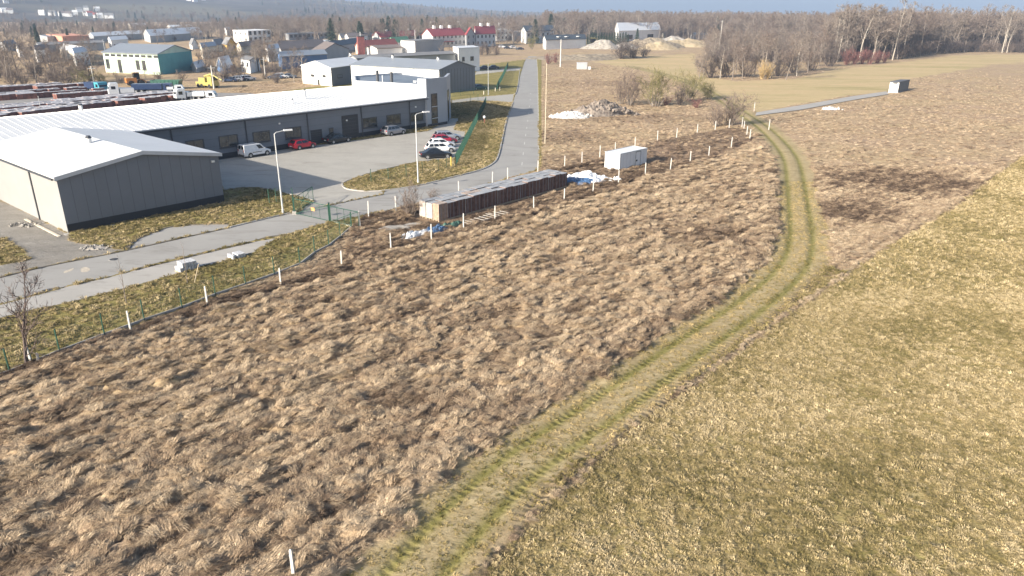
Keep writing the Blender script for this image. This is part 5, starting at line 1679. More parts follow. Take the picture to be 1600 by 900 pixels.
def bank(key, gen, tm, cm, parts=('trunk', 'crown')):
    t_me = gen.trunk.mesh(key + '_trunk', tm)
    c_me = MB().add(gen.v, gen.f).mesh(key + '_crown', cm)
    _bank[key] = (t_me, c_me)
for i in range(6):
    bank('bare%d' % i, bare_tree(500 + i, 10, .34 + .03 * (i % 3), .22 + .05 * (i % 2), 13, 6, 5, 4), M_BARK, M_TWIG if i % 2 else M_TWIGG)
for i in range(3):
    bank('birch%d' % i, bare_tree(540 + i, 10, .22, .34, 13, 6, 5, 4, .045, .07, .11, .14), M_BIRCH, M_TWIGG)
for i in range(3):
    bank('dark%d' % i, shrub(560 + i, 4, 1.0, 18, 7, 5, 3), M_TWIGD, M_TWIG if i == 1 else M_TWIGD)
for i in range(3):
    bank('brush%d' % i, shrub(570 + i, 4, .9, 15, 7, 5, 3), M_BARK, M_TWIG)
for i in range(2):
    bank('willow%d' % i, shrub(580 + i, 4, .85, 15, 7, 6, 3, .055), M_BARK, M_WILLOW)
for i in range(2):
    bank('red%d' % i, shrub(590 + i, 4, .8, 20, 6, 4, 2), M_TWIGR, M_TWIGR)
bank('reed', shrub(596, 4, .45, 26, 4, 3, 2, .06), M_REED, M_REED)
for i in range(3):
    bank('spruce%d' % i, conifer(600 + i, 10, .19 + .03 * i), M_BARK, M_NEEDLE)
BASE_H = {'bare': 10, 'birch': 10, 'dark': 4, 'brush': 4, 'willow': 4, 'red': 4, 'reed': 4, 'spruce': 10}
def plant(key, loc, h, label, group=None, wide=1.0, rz=None, name=None):
    kind = ''.join(c for c in key if not c.isdigit())
    nm = name or {'bare': 'bare_tree', 'birch': 'birch_tree', 'dark': 'bare_shrub', 'brush': 'bare_shrub', 'willow': 'willow_shrub', 'red': 'red_shrub', 'reed': 'reed_clump', 'spruce': 'spruce_tree'}[kind]
    cat = {'bare': 'tree', 'birch': 'tree', 'spruce': 'tree', 'reed': 'reeds'}.get(kind, 'shrub')
    t = thing(nm, label, cat, loc, group, rnd.uniform(0, 6.28) if rz is None else rz, local=True)
    s = h / BASE_H[kind]
    t.scale = (s * wide, s * wide, s)
    for part, me_ in zip(('trunk' if cat == 'tree' else 'stems', 'crown'), _bank[key]):
        o = bpy.data.objects.new(part, me_); COL.objects.link(o); o.parent = t
    return t
def plant_px(key, px, py, top_y, label, group=None, wide=1.0):
    b = G(px, py)
    return plant(key, b, HT(b, top_y), label, group, wide)
# ---- single trees and shrubs near by
lt = bare_tree(777, 6.0, .42, .14, 19, 6, 4, 1, .034, .06, .12, .17)
b = G(43, 574)
t = thing('young_tree', 'leafless young tree growing by the mesh fence at the left edge', 'tree', b, None, 0, local=True)
lt.trunk.build('trunk', bark('purple_brown_bark', (0.12, 0.09, 0.08)), t)
MB().add(lt.v, lt.f).build('crown', bark('purple_brown_bark', (0.12, 0.09, 0.08)), t)
def sapling(px, py, top_y, label, seed, w=.03, stake=True):
    b = G(px, py); h = HT(b, top_y)
    g = TreeGen(seed); r = g.r
    tp = g.poly(Vector((0, 0, -.1)), Vector((r.gauss(0, .03), r.gauss(0, .03), 1)), h, 6, .03, .02)
    g.trunk.path(tp, [w * (1 - .8 * i / 6) for i in range(7)], 5)
    for k in range(9):
        q, d = g.along(tp, r.uniform(.35, .97))
        bp = g.poly(q, g.side_dir(d, r.uniform(.3, .7)), h * r.uniform(.12, .24), 3, .1, .1)
        g.ribbon(bp, .022)
        g.twigs(bp, h * .08, 2, .014, 0)
    t = thing('sapling', label, 'tree', b, 'saplings on the fenced lawn', 0, local=True)
    g.trunk.build('trunk', M_TWIGG, t)
    MB().add(g.v, g.f).build('crown', M_TWIGG, t)
    if stake:
        MB().tube((.5, -.05, -.1), (.95, .35, 1.55), .035, .03, 6).build('stake', mat('pale_wood_stake', (0.55, 0.46, 0.32), .9, .1, 4), t)
sapling(198, 476, 398, 'thin sapling on the lawn left of the first kerbstone bundle', 31, .035, False)
sapling(293, 444, 384, 'thin staked sapling just below the first kerbstone bundle', 32, .03, True)
NEAR = [('brush0', 641, 338, 292, 'small bare bush at the gate end of the brick rows', .9), ('brush1', 674, 322, 296, 'little bare bush behind the brick rows by the road', .8),
        ('brush2', 984, 165, 118, 'bare brown shrub at the right end of the rubble heap', .95), ('brush0', 970, 163, 126, 'smaller bare shrub leaning on the rubble heap', .8),
        ('willow0', 1024, 167, 118, 'yellow green willow bush in the middle of the shrub row', 1.1), ('willow1', 1076, 158, 117, 'olive willow bush right of the yellow green one', 1.0),
        ('dark0', 1062, 165, 136, 'dark brown shrub at the foot of the olive willow', .9), ('brush1', 1140, 196, 147, 'light bare thorn bush at the fence corner by the track', 1.15),
        ('brush2', 1118, 198, 168, 'low pale bush left of the thorn bush at the fence corner', 1.2), ('willow0', 1108, 156, 133, 'low spreading bush right of the shrub row', 1.5),
        ('red0', 1040, 165, 152, 'low reddish brush at the foot of the shrub row', 1.6), ('red1', 1088, 169, 156, 'low reddish bramble right of the dark shrub', 1.6),
        ('red1', 857, 100, 85, 'reddish brush at the right side of the road bend', 1.4), ('red0', 868, 98, 84, 'reddish brush beside the stout concrete pole', 1.3),
        ('dark0', 970, 92, 66, 'big dark bush in front of the sand heaps, left half', 1.5), ('dark2', 990, 91, 65, 'big dark bush in front of the sand heaps, right half', 1.6),
        ('dark0', 1006, 89, 71, 'dark bush trailing right of the big one by the sand heaps', 1.2), ('willow1', 831, 77, 60, 'pale willow standing at the roadside before the white house', .9)]
for key, px, py, ty, lab, wd in NEAR:
    plant_px(key, px, py, ty, lab, None, wd)
# ---- the grove in the middle right and the wood on the right
grove = [('bare0', 1092, 124, 75, 1.0), ('bare2', 1098, 122, 72, 1.0), ('birch0', 1125, 123, 70, 1.1), ('bare1', 1144, 125, 66, 1.0), ('bare3', 1160, 123, 62, 1.0), ('bare4', 1178, 120, 58, 1.1), ('bare0', 1205, 122, 56, 1.0),
         ('bare5', 1228, 125, 64, 1.0), ('birch1', 1245, 119, 58, 1.2), ('bare2', 1262, 114, 56, 1.1), ('dark0', 1110, 122, 90, 1.2), ('dark2', 1135, 121, 88, 1.2), ('dark1', 1165, 120, 86, 1.2), ('reed', 1190, 124, 98, 1.0), ('reed', 1199, 123.5, 102, 1.0),
         ('dark0', 1215, 119, 86, 1.2), ('dark2', 1240, 114, 82, 1.2), ('dark1', 1268, 110, 78, 1.2), ('dark0', 1296, 104, 76, 1.2), ('bare3', 1280, 104, 52, 1.0), ('bare1', 1190, 114, 52, 1.0), ('bare4', 1150, 114, 62, 1.0), ('bare0', 1240, 106, 50, 1.0)]
for i, (key, px, py, ty, wd) in enumerate(grove):
    kind = 'reed' if key == 'reed' else ('shrub' if key.startswith('dark') else 'tree')
    if kind == 'tree': lab = '%s tree from the left in the leafless grove on the field' % ORD[sum(1 for g in grove if not g[0].startswith(('dark', 'reed')) and (g[1] < px or (g[1] == px and g[2] < py)))]
    elif kind == 'shrub': lab = '%s dark thicket from the left under the leafless grove' % ORD[sum(1 for g in grove if g[0].startswith('dark') and g[1] < px)]
    else: lab = 'ochre reed clump at the front of the grove, %s one' % ('left' if px < 1195 else 'right')
    plant_px(key, px, py, ty, lab, 'leafless grove on the field', wd)
for i, (px, py, ty) in enumerate(((1322, 101, 80), (1334, 100.5, 79), (1346, 100, 80), (1358, 100, 80), (1370, 99, 81), (1382, 98, 83))):
    plant_px('red%d' % (i % 2), px, py, ty, '%s red stemmed shrub from the left in front of the birches' % ORD[i], 'red shrubs at the wood edge', 1.25)
for i, (px, py, ty) in enumerate(((1300, 95, 18), (1311, 93, 5), (1318, 93, -2), (1330, 92, 4))):
    plant_px('birch%d' % (i % 3), px, py, ty, '%s tall white stemmed birch from the left behind the red shrubs' % ORD[i], 'tall birches at the wood edge', 1.15)
def edge_y(px):
    pts = [(1300, 97), (1400, 94), (1457, 85), (1510, 82), (1600, 83), (1760, 84)]
    for (x0, y0), (x1, y1) in zip(pts, pts[1:]):
        if px <= x1: return y0 + (y1 - y0) * (px - x0) / (x1 - x0)
    return 84
rw = random.Random(21)
nt_ = 0
for i in range(150):                                       # individuals along the front of the wood
    px = rw.uniform(1312, 1720)
    row = rw.random() ** 1.3
    py = edge_y(px) - row * 13
    b = G(px, py)
    key = rw.choice(['bare0', 'bare1', 'bare2', 'bare3', 'bare4', 'bare5', 'bare0', 'bare1', 'bare2', 'bare3', 'birch0', 'birch1', 'birch2'])
    hgt = rw.uniform(14, 24) if key.startswith('bare') else rw.uniform(19, 27)
    plant(key, b, hgt, 'tall leafless tree in the wood along the right edge of the field' if not key.startswith('birch') else 'tall pale stemmed birch in the wood along the right edge of the field', 'trees of the right hand wood', rw.uniform(.95, 1.25))
for i in range(46):
    px = 1395 + i * 7 + rw.uniform(-4, 4)
    py = edge_y(px) - .3 - rw.random() * 1.2
    plant(rw.choice(['dark0', 'dark1', 'brush0', 'brush1', 'dark2', 'brush2']), G(px, py), rw.uniform(3.5, 7), 'leafless undergrowth shrub along the edge of the right hand wood', 'undergrowth of the right hand wood', 1.3)
# ---- wood masses that read as one: scattered trees
def hid(key):
    t_me, c_me = _bank[key]
    bm = bmesh.new(); bm.from_mesh(t_me); nfa = len(bm.faces); bm.from_mesh(c_me)
    me_ = bpy.data.meshes.new('wood_' + key)
    bm.faces.ensure_lookup_table()
    for i in range(nfa, len(bm.faces)): bm.faces[i].material_index = 1
    bm.to_mesh(me_); bm.free()
    me_.materials.append(t_me.materials[0]); me_.materials.append(c_me.materials[0])
    return bpy.data.objects.new('wood_' + key, me_)
WOODS = [hid(k) for k in ('bare0', 'bare1', 'bare2', 'bare3', 'bare4', 'birch0', 'dark0', 'brush1', 'spruce0')]   # named in this alphabetical order
def wood(name, pts, hs, label, spruce=.02, low=.15):
    n = len(pts)
    idx, scl = [], []
    for h in hs:
        q = rw.random()
        k = 8 if q < spruce else (rw.choice([6, 7]) if q < spruce + low else rw.choice([0, 1, 2, 3, 4, 5]))
        idx.append(k)
        s = h / 10 if k not in (6, 7) else h / 10
        w_ = rw.uniform(1.0, 1.45)
        scl.append((s * w_, s * w_, s))
    rot = [(0, 0, rw.uniform(0, 6.28)) for _ in range(n)]
    scatter(name, pts, rot, scl, [rw.random() for _ in range(n)], idx, WOODS, label, 'wood')
pts, hs = [], []
for i in range(1500):                                      # depth of the wood on the right
    px = rw.uniform(1290, 1800)
    b = G(px, edge_y(px) - 4 - rw.random() * 30)
    if b.y > 900: continue
    pts.append(tuple(b)); hs.append(rw.uniform(12, 21))
wood('wood', pts, hs, 'depth of the leafless wood on the right behind its front trees', .01, .1)
# ================================================================== far buildings
def shed_px(name, label, A, B, C, eave_y, rise, ridge, wm, rm, wins=(), flat=False, group=None, chim=(), over=.4):
    """A, B, C: base pixels of the left, nearest and right corner; eave_y: pixel row of the eave above B"""
    a, b, c = G(*A), G(*B), G(*C)
    q = quad_from(a, b, c)
    h = HT(b, eave_y)
    t = thing(name, label, 'building', b, group)
    if flat:
        MB().prism([(p.x, p.y) for p in q], -.3, h).build('wall', wm, t)
        cx = (q[0] + q[2]) / 2
        rr = [cx + (p - cx) * 1.012 for p in q]
        roof = MB().prism([(p.x, p.y) for p in rr], h + .01, h + .35).build('roof', rm, t)
    else:
        _, roof = gable_shell(t, *q, h, rise, ridge, wm, rm, over=over, thick=.25)
    for (face, n, rows, w, hh, z0, dz) in wins:
        p0, p1 = (a, b) if face == 'AB' else (b, c)
        L = (p1 - p0).length
        for r_ in range(rows):
            for i in range(n):
                s = L * (i + .5) / n
                window(t, p0, p1, s - w / 2, s + w / 2, z0 + dz * r_, z0 + dz * r_ + hh, bars=0, fw=.12, sill=False)
    for (fr, hh, w, m_) in chim:
        m0, m1 = ((q[0] + q[3]) / 2, (q[1] + q[2]) / 2) if ridge == 'AB' else ((q[0] + q[1]) / 2, (q[2] + q[3]) / 2)
        p = m0.lerp(m1, fr); p.z = h + rise - .6
        ch = MB().box(p + UP * hh / 2, (w, w, hh), .6).build('chimney', m_, roof)
    return t
# grey hall with a white block to its right, behind the silver hall
shed_px('grey_hall', 'long low grey hall whose roof shows behind the silver hall', (548, 120), (560, 124), (712, 113), 92, .6, 'BC', M_GREYW, M_GREYROOF)
shed_px('white_block', 'white cube shaped office with small windows right of the silver hall', (708.5, 109), (717, 113.5), (749.5, 111), 76.5, 0, 'AB', M_WHITE, M_ROOFW, [], True)
wb = bpy.data.objects['white_block']
for (x0, y0, x1, y1) in ((722, 89, 725.8, 95.5), (735, 88, 740, 94.5)):
    window_px(wb, G(717, 113.5), G(749.5, 111), x0, y0, x1, y1, bars=1, fw=.1)
shed_px('mural_hall', 'white hall with a painted wall, grey side in shade, left of the white block', (627, 86), (649, 88), (694, 84), 65, 0, 'AB', M_WHITE, M_GREYROOF, [], True)
slab(bpy.data.objects['mural_hall'], G(649, 88), G(694, 84), .1, (G(694, 84) - G(649, 88)).length - .1, 0, HT(G(649, 88), 65) - .1, M_GREYW, 'side_clad_or_shade', .05)  # shaded side of the white hall, its shade painted as a grey slab
shed_px('low_white_shop', 'low white building with dark flat roof joined to the painted hall', (574, 87), (590, 89), (629, 87), 76, 1.0, 'BC', M_WHITE, M_BROWNROOF)
shed_px('red_roofed_store', 'low store with a plain brick red roof beside the tall chimney', (556, 84), (566, 86), (622, 81), 74, 2.6, 'BC', M_CREAM, M_RUSTROOF)
b = G(565, 88)
t = thing('factory_chimney', 'square brick chimney in front of the red roofed store', 'chimney', b)
MB().box(b + UP * 4.2, (3.0, 1.8, 8.8), .5).build('shaft', mat('dark_red_brick', (0.22, 0.07, 0.065), .85, .2, 1), t)
MB().tube(b + UP * 8.5, b + UP * 10.5, .15, n=6).build('flue', M_GALV, t)
MB().box(b + UP * 8.65, (3.3, 2.1, .3), .5).build('cap', M_TRIM, t)
shed_px('green_roofed_house', 'small white house with a green roof in front of the red roofed hotel', (607, 72), (615, 73.5), (640, 71), 66.5, 2.4, 'BC', M_WHITE, M_GREENROOF)
# red roofed hotel: three wings
M_HWALL = mat('hotel_wall', (0.62, 0.62, 0.62), .8, .06, .4)
shed_px('hotel_wing', 'left low wing of the red roofed hotel with white gable', (582, 65), (595, 67), (657, 63), 58.5, 3.0, 'BC', M_HWALL, M_REDROOF, [('BC', 9, 1, 1.3, 1.5, 1.2, 3)], chim=[(.25, 2, 1.0, M_WHITE), (.5, 2, 1.0, M_WHITE), (.8, 2, 1.0, M_WHITE)])
shed_px('hotel_wing', 'main long wing of the red roofed hotel with white chimneys', (660, 72), (677, 75), (728, 71.5), 57, 3.6, 'BC', M_HWALL, M_REDROOF, [('BC', 8, 2, 1.5, 1.7, 1.4, 3.4)], chim=[(.2, 2.4, 1.4, M_WHITE), (.42, 2.4, 1.4, M_WHITE), (.68, 2.4, 1.4, M_WHITE)])
shed_px('hotel_wing', 'projecting front gable of the red roofed hotel', (727, 74), (729, 75.5), (743, 73.5), 55, 3.6, 'AB', M_GREYW, M_REDROOF, [('BC', 2, 2, 1.6, 1.6, 1.6, 3.4)])
shed_px('hotel_wing', 'right wing of the red roofed hotel, shortest of the long ones', (741, 71), (744, 73.5), (774, 71.5), 53.5, 4.0, 'BC', M_HWALL, M_REDROOF, [('BC', 5, 2, 1.4, 1.6, 1.4, 3.4)], chim=[(.3, 2.4, 1.3, M_WHITE), (.7, 2.4, 1.3, M_WHITE)])
hw_ = [o for o in bpy.data.objects if o.name.startswith('hotel_wing')]
u_, n_ = wall_axes(G(677, 75), G(728, 71.5))
MB().para(G(677, 75) + u_ * 6 + n_ * .1 + UP * 2.9, u_ * 12, n_ * 2.4, UP * .35).build('canopy', M_REDROOF, hw_[1])
# houses and halls at the end of the road
shed_px('white_villa', 'large white house with hipped dark roof at the end of the road', (814, 66), (822, 68.5), (866, 66), 49, 3.0, 'BC', M_WHITE, M_DARKROOF, [('BC', 6, 2, 1.8, 1.7, 1.2, 3.2)], over=.8)
shed_px('pale_hall', 'pale hall with a dark roof and skylights right of the white house', (848, 76), (853, 77.5), (915, 75), 62.5, 2.2, 'BC', M_WHITE, M_DARKROOF, [], chim=())
ph = bpy.data.objects['pale_hall']
pa_, pc_ = G(853, 77.5), G(915, 75)
for fr in (.3, .5, .8):
    p = pa_.lerp(pc_, fr) + (G(848, 76) - pa_) * .22 + UP * (HT(pa_, 62.5) + 1.1)
    MB().box(p + UP * .3, (1.6, 3.0, .25), math.atan2((pc_ - pa_).y, (pc_ - pa_).x)).build('skylight', M_WHITE, ph)
shed_px('white_office', 'white two storey office between the hotel and the white house', (770, 62), (776, 64), (800, 63), 47, 0, 'AB', M_WHITE, M_ROOFW, [('BC', 4, 2, 1.8, 1.6, 1.2, 3.2)], True)
shed_px('grey_hall', 'grey hall joined to the white office at its right', (798, 62), (801, 64), (822, 63), 50, 0, 'AB', M_GREYW, M_ROOFW, [], True)
shed_px('white_office', 'upper white block rising behind the white office', (778, 55), (780, 56.5), (803, 56), 37, 0, 'AB', M_WHITE, M_ROOFW, [('BC', 3, 1, 2.0, 1.6, 7.5, 3.2)], True)
shed_px('distribution_hall', 'very long low white hall at the foot of the far wood', (808, 45), (814, 46), (880, 45.5), 37.5, 0, 'AB', M_WHITE, M_ROOFW, [], True)
shed_px('white_factory', 'cream white office block far behind the hotel roofs', (671, 50), (674, 51), (718, 50.5), 34.5, 0, 'AB', M_CREAM, M_WHITE, [('BC', 9, 2, 2.2, 1.8, 3.0, 4.0)], True)
shed_px('white_shed', 'white gabled shed behind the sand heaps, larger of two', (960, 62), (966, 65), (1031, 62), 48.5, 5.0, 'BC', M_WHITE, M_ROOFW, [('BC', 2, 1, 8, 3.0, 1.2, 3)])
shed_px('white_shed', 'white low shed far right behind the sand heaps', (1078, 60), (1084, 61.5), (1124, 60), 55, 1.6, 'BC', M_WHITE, M_ROOFW)
shed_px('brick_hut', 'small pale hut left of the far right white shed', (1034, 58), (1037, 59), (1046, 58.5), 54, 1.0, 'BC', M_CREAM, M_GREYROOF)
# left: mint building, yellow house and the rest of the estate
mg = shed_px('mint_building', 'pale mint green industrial building with teal gable on the left', (166, 113), (251, 117), (303, 109), 85, 2.2, 'AB', M_MINT, M_SILVER)
a_, b_ = G(166, 113), G(251, 117)
L_ = (b_ - a_).length
eh = HT(b_, 85)
slab(mg, b_, G(303, 109), .05, (G(303, 109) - b_).length - .05, 0, eh - .03, M_TEAL, 'gable_cladding', .05)
for i in range(9):
    s = L_ * (i + .35) / 9
    window(mg, a_, b_, s, s + L_ / 9 * .7, eh - 1.1, eh - .35, bars=2, fw=.12, sill=False)
for i in range(8):
    s = L_ * (i + .3) / 9
    if i in (0, 2, 5, 6): window(mg, a_, b_, s, s + L_ / 9 * .55, 1.2 if i != 2 else 0.1, eh - 2.0, bars=1, fw=.15, sill=False)
    slab(mg, a_, b_, L_ * (i + .05) / 9, L_ * (i + .05) / 9 + .35, 0, eh - 1.3, M_WHITE, 'pilaster', .12)
FARL = [('yellow_house', 'ochre yellow house right of the mint green building', (350, 86), (357, 88), (371, 86.5), 69.5, 2.6, 'AB', M_YELLOW, M_GREYROOF, [('BC', 2, 1, 1.2, 1.4, 3.0, 3)], False),
        ('white_apartment_house', 'white flat roofed house with dark glazed side above the yellow house', (366, 66), (389, 68), (425, 65.5), 49, 0, 'AB', M_WHITE, M_WHITE, [('AB', 3, 2, 1.5, 1.6, 1.4, 3.4), ('BC', 5, 2, 2.6, 2.2, 1.2, 3.6)], True),
        ('brown_roofed_hall', 'long hall with a brown roof right of the yellow house', (371, 82), (378, 84), (412, 80), 73, 1.8, 'BC', M_CREAM, M_BROWNROOF, [], False),
        ('blue_canopy_hall', 'low hall with pale blue roof and dark blue wall left of the white annex', (436, 103), (442, 108), (512, 103), 89, 1.2, 'BC', M_BLUEW, M_SILVER, [], False),
        ('grey_gabled_hall', 'blue grey gabled hall behind the white annex', (488, 96), (502, 101), (546, 93), 83, 2.8, 'AB', M_GREYW, M_BROWNROOF, [], False),
        ('wide_brown_hall', 'wide hall with a brown roof dotted with vents behind the blue canopy', (430, 82), (440, 85), (510, 79), 78, 3.2, 'BC', M_GREYW, M_BROWNROOF, [], False),
        ('pale_low_hall', 'low white roofed strip of workshop behind the wide brown hall', (440, 72), (447, 74), (525, 69), 69, .6, 'BC', M_CREAM, M_ROOFW, [], False),
        ('blue_window_block', 'blue grey block with a row of dark windows below the wood', (446, 62), (452, 63), (512, 60), 53.5, 0, 'AB', M_GREYW, M_SILVER, [('BC', 9, 1, 3, 1.8, 1.6, 3)], True),
        ('dark_roof_hall', 'hall with a broad dark roof left of the brick chimney', (508, 82), (520, 84), (566, 76), 73, 2.0, 'BC', M_GREYW, M_DARKROOF, [], False),
        ('slate_hall', 'slate roofed hall below the spruce group', (528, 66), (534, 67.5), (584, 64), 59.5, 2.4, 'BC', M_CREAM, M_GREYROOF, [], False),
        ('cream_house', 'cream house standing at the wood edge left of the spruces', (558, 52), (561, 53), (576, 52), 46, 0, 'AB', M_CREAM, M_GREYROOF, [], True),
        ('orange_hall', 'orange walled hall with light grey left end on the far left', (75, 66), (100, 70), (141, 68), 57.5, 0, 'AB', M_ORANGE, M_ORANGE, [], True),
        ('blue_grey_hall', 'blue grey hall adjoining the orange one on its left', (64, 66), (76, 69), (99, 67.5), 58, 0, 'AB', M_GREYW, M_SILVER, [], True),
        ('long_flat_shed', 'long low flat shed in front of the orange hall', (58, 80), (64, 83), (166, 78), 71, .8, 'BC', M_GREYW, M_GREYROOF, [], False),
        ('white_long_roof', 'long white roofed hall behind the mint green building, left part', (140, 64), (148, 66), (232, 60), 57, 1.8, 'BC', M_GREYW, M_ROOFW, [], False),
        ('vented_hall', 'long hall with small roof vents above the mint green building', (226, 64), (236, 67), (318, 60), 56.5, 3.2, 'BC', M_GREYW, M_ROOFW, [], False),
        ('white_garage', 'low white building right of the mint teal gable', (378, 112), (392, 115), (407, 110), 95, .6, 'AB', M_WHITE, M_GREYROOF, [('AB', 2, 1, 1.6, 1.4, 2, 3)], False),
        ('white_tent_shed', 'shed with bright white gabled roof among the bare trees', (340, 112), (350, 116), (364, 112), 107, 3.0, 'BC', M_BLUEW, M_ROOFW, [], False),
        ('pale_cottage', 'pale cottage with grey hip roof left of the white apartment house', (332, 80), (338, 82), (352, 79), 71, 2.4, 'BC', M_CREAM, M_GREYROOF, [('BC', 2, 1, 1.3, 1.4, 1.2, 3)], False),
        ('white_roof_hut', 'hut with pale roof right of the teal gable', (300, 111), (308, 114), (321, 110), 106.5, 1.5, 'BC', M_GREYW, M_ROOFW, [], False),
        ('white_tank_hall', 'white rounded store with a yellow end on the left', (96, 90), (124, 96), (139, 91), 82, 1.6, 'AB', M_CREAM, M_WHITE, [], False),
        ('white_cottage', 'white cottage behind the bare trees at the far left', (28, 88), (32, 90), (40, 88), 78, 2.0, 'BC', M_WHITE, M_GREYROOF, [], False),
        ('grey_shed', 'grey roofed shed at the far left edge', (0, 78), (10, 81), (28, 77), 72, 1.6, 'BC', M_GREYW, M_GREYROOF, [], False),
        ('small_white_house', 'small white gabled house above the mint roof', (297, 76), (301, 77.5), (310, 76), 70, 2.6, 'AB', M_WHITE, M_GREYROOF, [], False)]
PALE = [(176, 78, 26, 'low pale workshop left of the mint green roof'), (318, 92, 22, 'pale garage row right of the teal gable'), (420, 97, 18, 'small pale store beside the blue canopy hall'), (545, 70, 30, 'long pale shop right of the slate hall'),
        (528, 57, 24, 'white storehouse under the far wood near the tall spruce'), (630, 47, 26, 'white hall far behind the spruce group'), (748, 49, 22, 'white hall behind the right hotel wing'), (480, 56, 24, 'cream block beyond the blue grey window block'),
        (268, 51, 34, 'white roofed hall at the foot of the wooded hill'), (355, 56, 20, 'white house left of the flat roofed white house'), (205, 47, 24, 'small white hall below the hillside houses'), (890, 52, 26, 'white hall behind the pale hall with skylights'), (938, 49, 20, 'pale roofed hall at the wood edge behind the conifer hedge'), (1060, 55, 22, 'white shed between the two white sheds on the right'), (120, 104, 22, 'pale roofed shed in the scrub at the left'), (60, 98, 20, 'grey white shed among the bare trees at the left')]
for i, (px, py, w, lab) in enumerate(PALE):
    k = max(3.0, (py - 16) * .055 * 4.2)
    shed_px('pale_shed', lab, (px - w * .18, py - k * .18), (px, py), (px + w, py - k * .2), py - k, 1.4, 'BC', (M_WHITE, M_CREAM, M_GREYW)[i % 3] if i % 3 < 2 else M_WHITE, (M_ROOFW, M_SILVER, M_ROOFW, M_BROWNROOF)[i % 4], [('BC', max(2, int(w / 7)), 1, 1.6, 1.4, 1.2, 3)])
for (nm, lab, A, B, C, ey, rise, ridge, wm, rm, wins, flat) in FARL:
    shed_px(nm, lab, A, B, C, ey, rise, ridge, wm, rm, wins, flat)
# a line of garden huts and pale stores in the middle distance on the left
# ================================================================== storage yard behind the long roof
M_STACK = mat('stored_brick_packs', (0.20, 0.085, 0.065), .8, .35, .8)
M_STACKT = mat('stored_pack_covers', (0.44, 0.43, 0.45), .5, .2, .6)
def pack_row(x0, y0, x1, y1, label, h=1.25, w=1.15, cols=1):
    a, b_ = G(x0, y0), G(x1, y1)
    u = (b_ - a).normalized(); n = Vector((-u.y, u.x, 0))
    L = (b_ - a).length
    t = thing('brick_pack_row', label, 'brick packs', a, 'rows of stored brick packs behind the long roof')
    k = max(2, int(L / 1.25))
    side, top = MB(), MB()
    r = random.Random(int(x0 * 7 + y0 * 13))
    for c in range(cols):
        for i in range(k):
            if r.random() < .04: continue
            hh = h * r.choice([1, 1, 1, .97, 1.03, 1.06]) * (1.0 if r.random() > .03 else .5)
            p = a + u * (L * i / k) + n * (c * (w + .1)) + n * r.uniform(-.05, .05)
            side.para(p, u * (L / k - .08), n * w, UP * (hh - .05))
            top.para(p - u * .01 - n * .012 + UP * (hh - .05), u * (L / k - .06), n * (w + .024), UP * .06)
    side.build('packs', M_STACK, t)['kind'] = 'stuff'
    top.build('covers', M_STACKT, t)['kind'] = 'stuff'
rows = [((-40, 196), (165, 169), 'nearest row of stored brick packs right behind the white roof', 4), ((20, 184), (205, 163), 'second row of stored brick packs behind the white roof', 3), ((140, 172), (283, 156), 'short row of brick packs ending by the white van cab', 2),
        ((-40, 182), (120, 169), 'broad grey block of covered packs at the left edge', 5), ((100, 168), (280, 152), 'broad block of covered packs in the middle of the storage yard', 5), ((90, 156), (180, 149), 'reddish row of packs before the dark blue lorry', 2),
        ((30, 151), (150, 143), 'reddish row of packs in the left middle of the storage yard', 2), ((60, 153.5), (165, 146), 'third reddish row of packs in the storage yard', 1), ((-40, 147), (100, 137), 'far row of packs at the left edge', 3),
        ((60, 143), (150, 137), 'far row of packs beside the turquoise lorry', 3), ((-40, 160), (60, 154), 'middle block of packs at the left edge', 5)]
for (p, q, lab, c) in rows:
    pack_row(*p, *q, lab, cols=c)
# ================================================================== vehicles in the storage yard
def lorry(px, py, ang, cab, body, label, L=9.0, H=3.4, box_h=2.6, tractor=False):
    b = G(px, py)
    t = thing('lorry', label, 'truck', b, 'lorries in the storage yard', ang, local=True)
    mb = MB()
    prof = [(0, .7), (0, H * .55), (.35, H * .95), (.6, H), (2.1, H), (2.1, .7)]
    vs = [(L / 2 - x, y, z) for y in (-1.22, 1.22) for (x, z) in prof]
    n = len(prof)
    fs = [tuple(range(n)), tuple(range(n, 2 * n))[::-1]] + [(i, n + i, n + (i + 1) % n, (i + 1) % n) for i in range(n)]
    cabo = mb.add(vs, fs).build('cab', cab, t)
    MB().add([(L / 2 - .02, -1.05, H * .58), (L / 2 - .02, 1.05, H * .58), (L / 2 - .33, 1.0, H * .92), (L / 2 - .33, -1.0, H * .92)], [(0, 1, 2, 3)]).build('windscreen', M_CARGL, cabo)
    for sy in (-1, 1):
        MB().box((L / 2 - 1.0, sy * 1.225, H * .68), (.9, .03, .7)).build('side_window', M_CARGL, cabo)
    MB().box((-.2, 0, .75), (L - .6, .9, .35)).build('chassis', M_PLAST, t)
    if not tractor:
        MB().box((-1.15, 0, .95 + box_h / 2), (L - 2.5, 2.45, box_h)).build('load_box', body, t)
    for x in (L / 2 - 1.2, -L / 2 + 1.0, -L / 2 + 2.3):
        for sy in (-1, 1):
            w_ = MB().tube((x, sy * 1.0 - .15, .5), (x, sy * 1.0 + .15, .5), .5, n=12).build('wheel', M_TYRE, t)
            MB().tube((x, sy * 1.16 - .01, .5), (x, sy * 1.16 + .01, .5), .26, n=8).build('rim', M_RIM, w_)
    return t
P_BLUE = paint('lorry_blue', (0.02, 0.04, 0.10)); P_TURQ = paint('lorry_turquoise', (0.07, 0.33, 0.42)); P_WHT = paint('lorry_white', (0.74, 0.76, 0.78))
P_YEL = paint('crane_yellow', (0.42, 0.36, 0.11)); P_ORG = paint('machine_orange', (0.55, 0.22, 0.06)); P_GRN = paint('skip_green', (0.04, 0.12, 0.09))
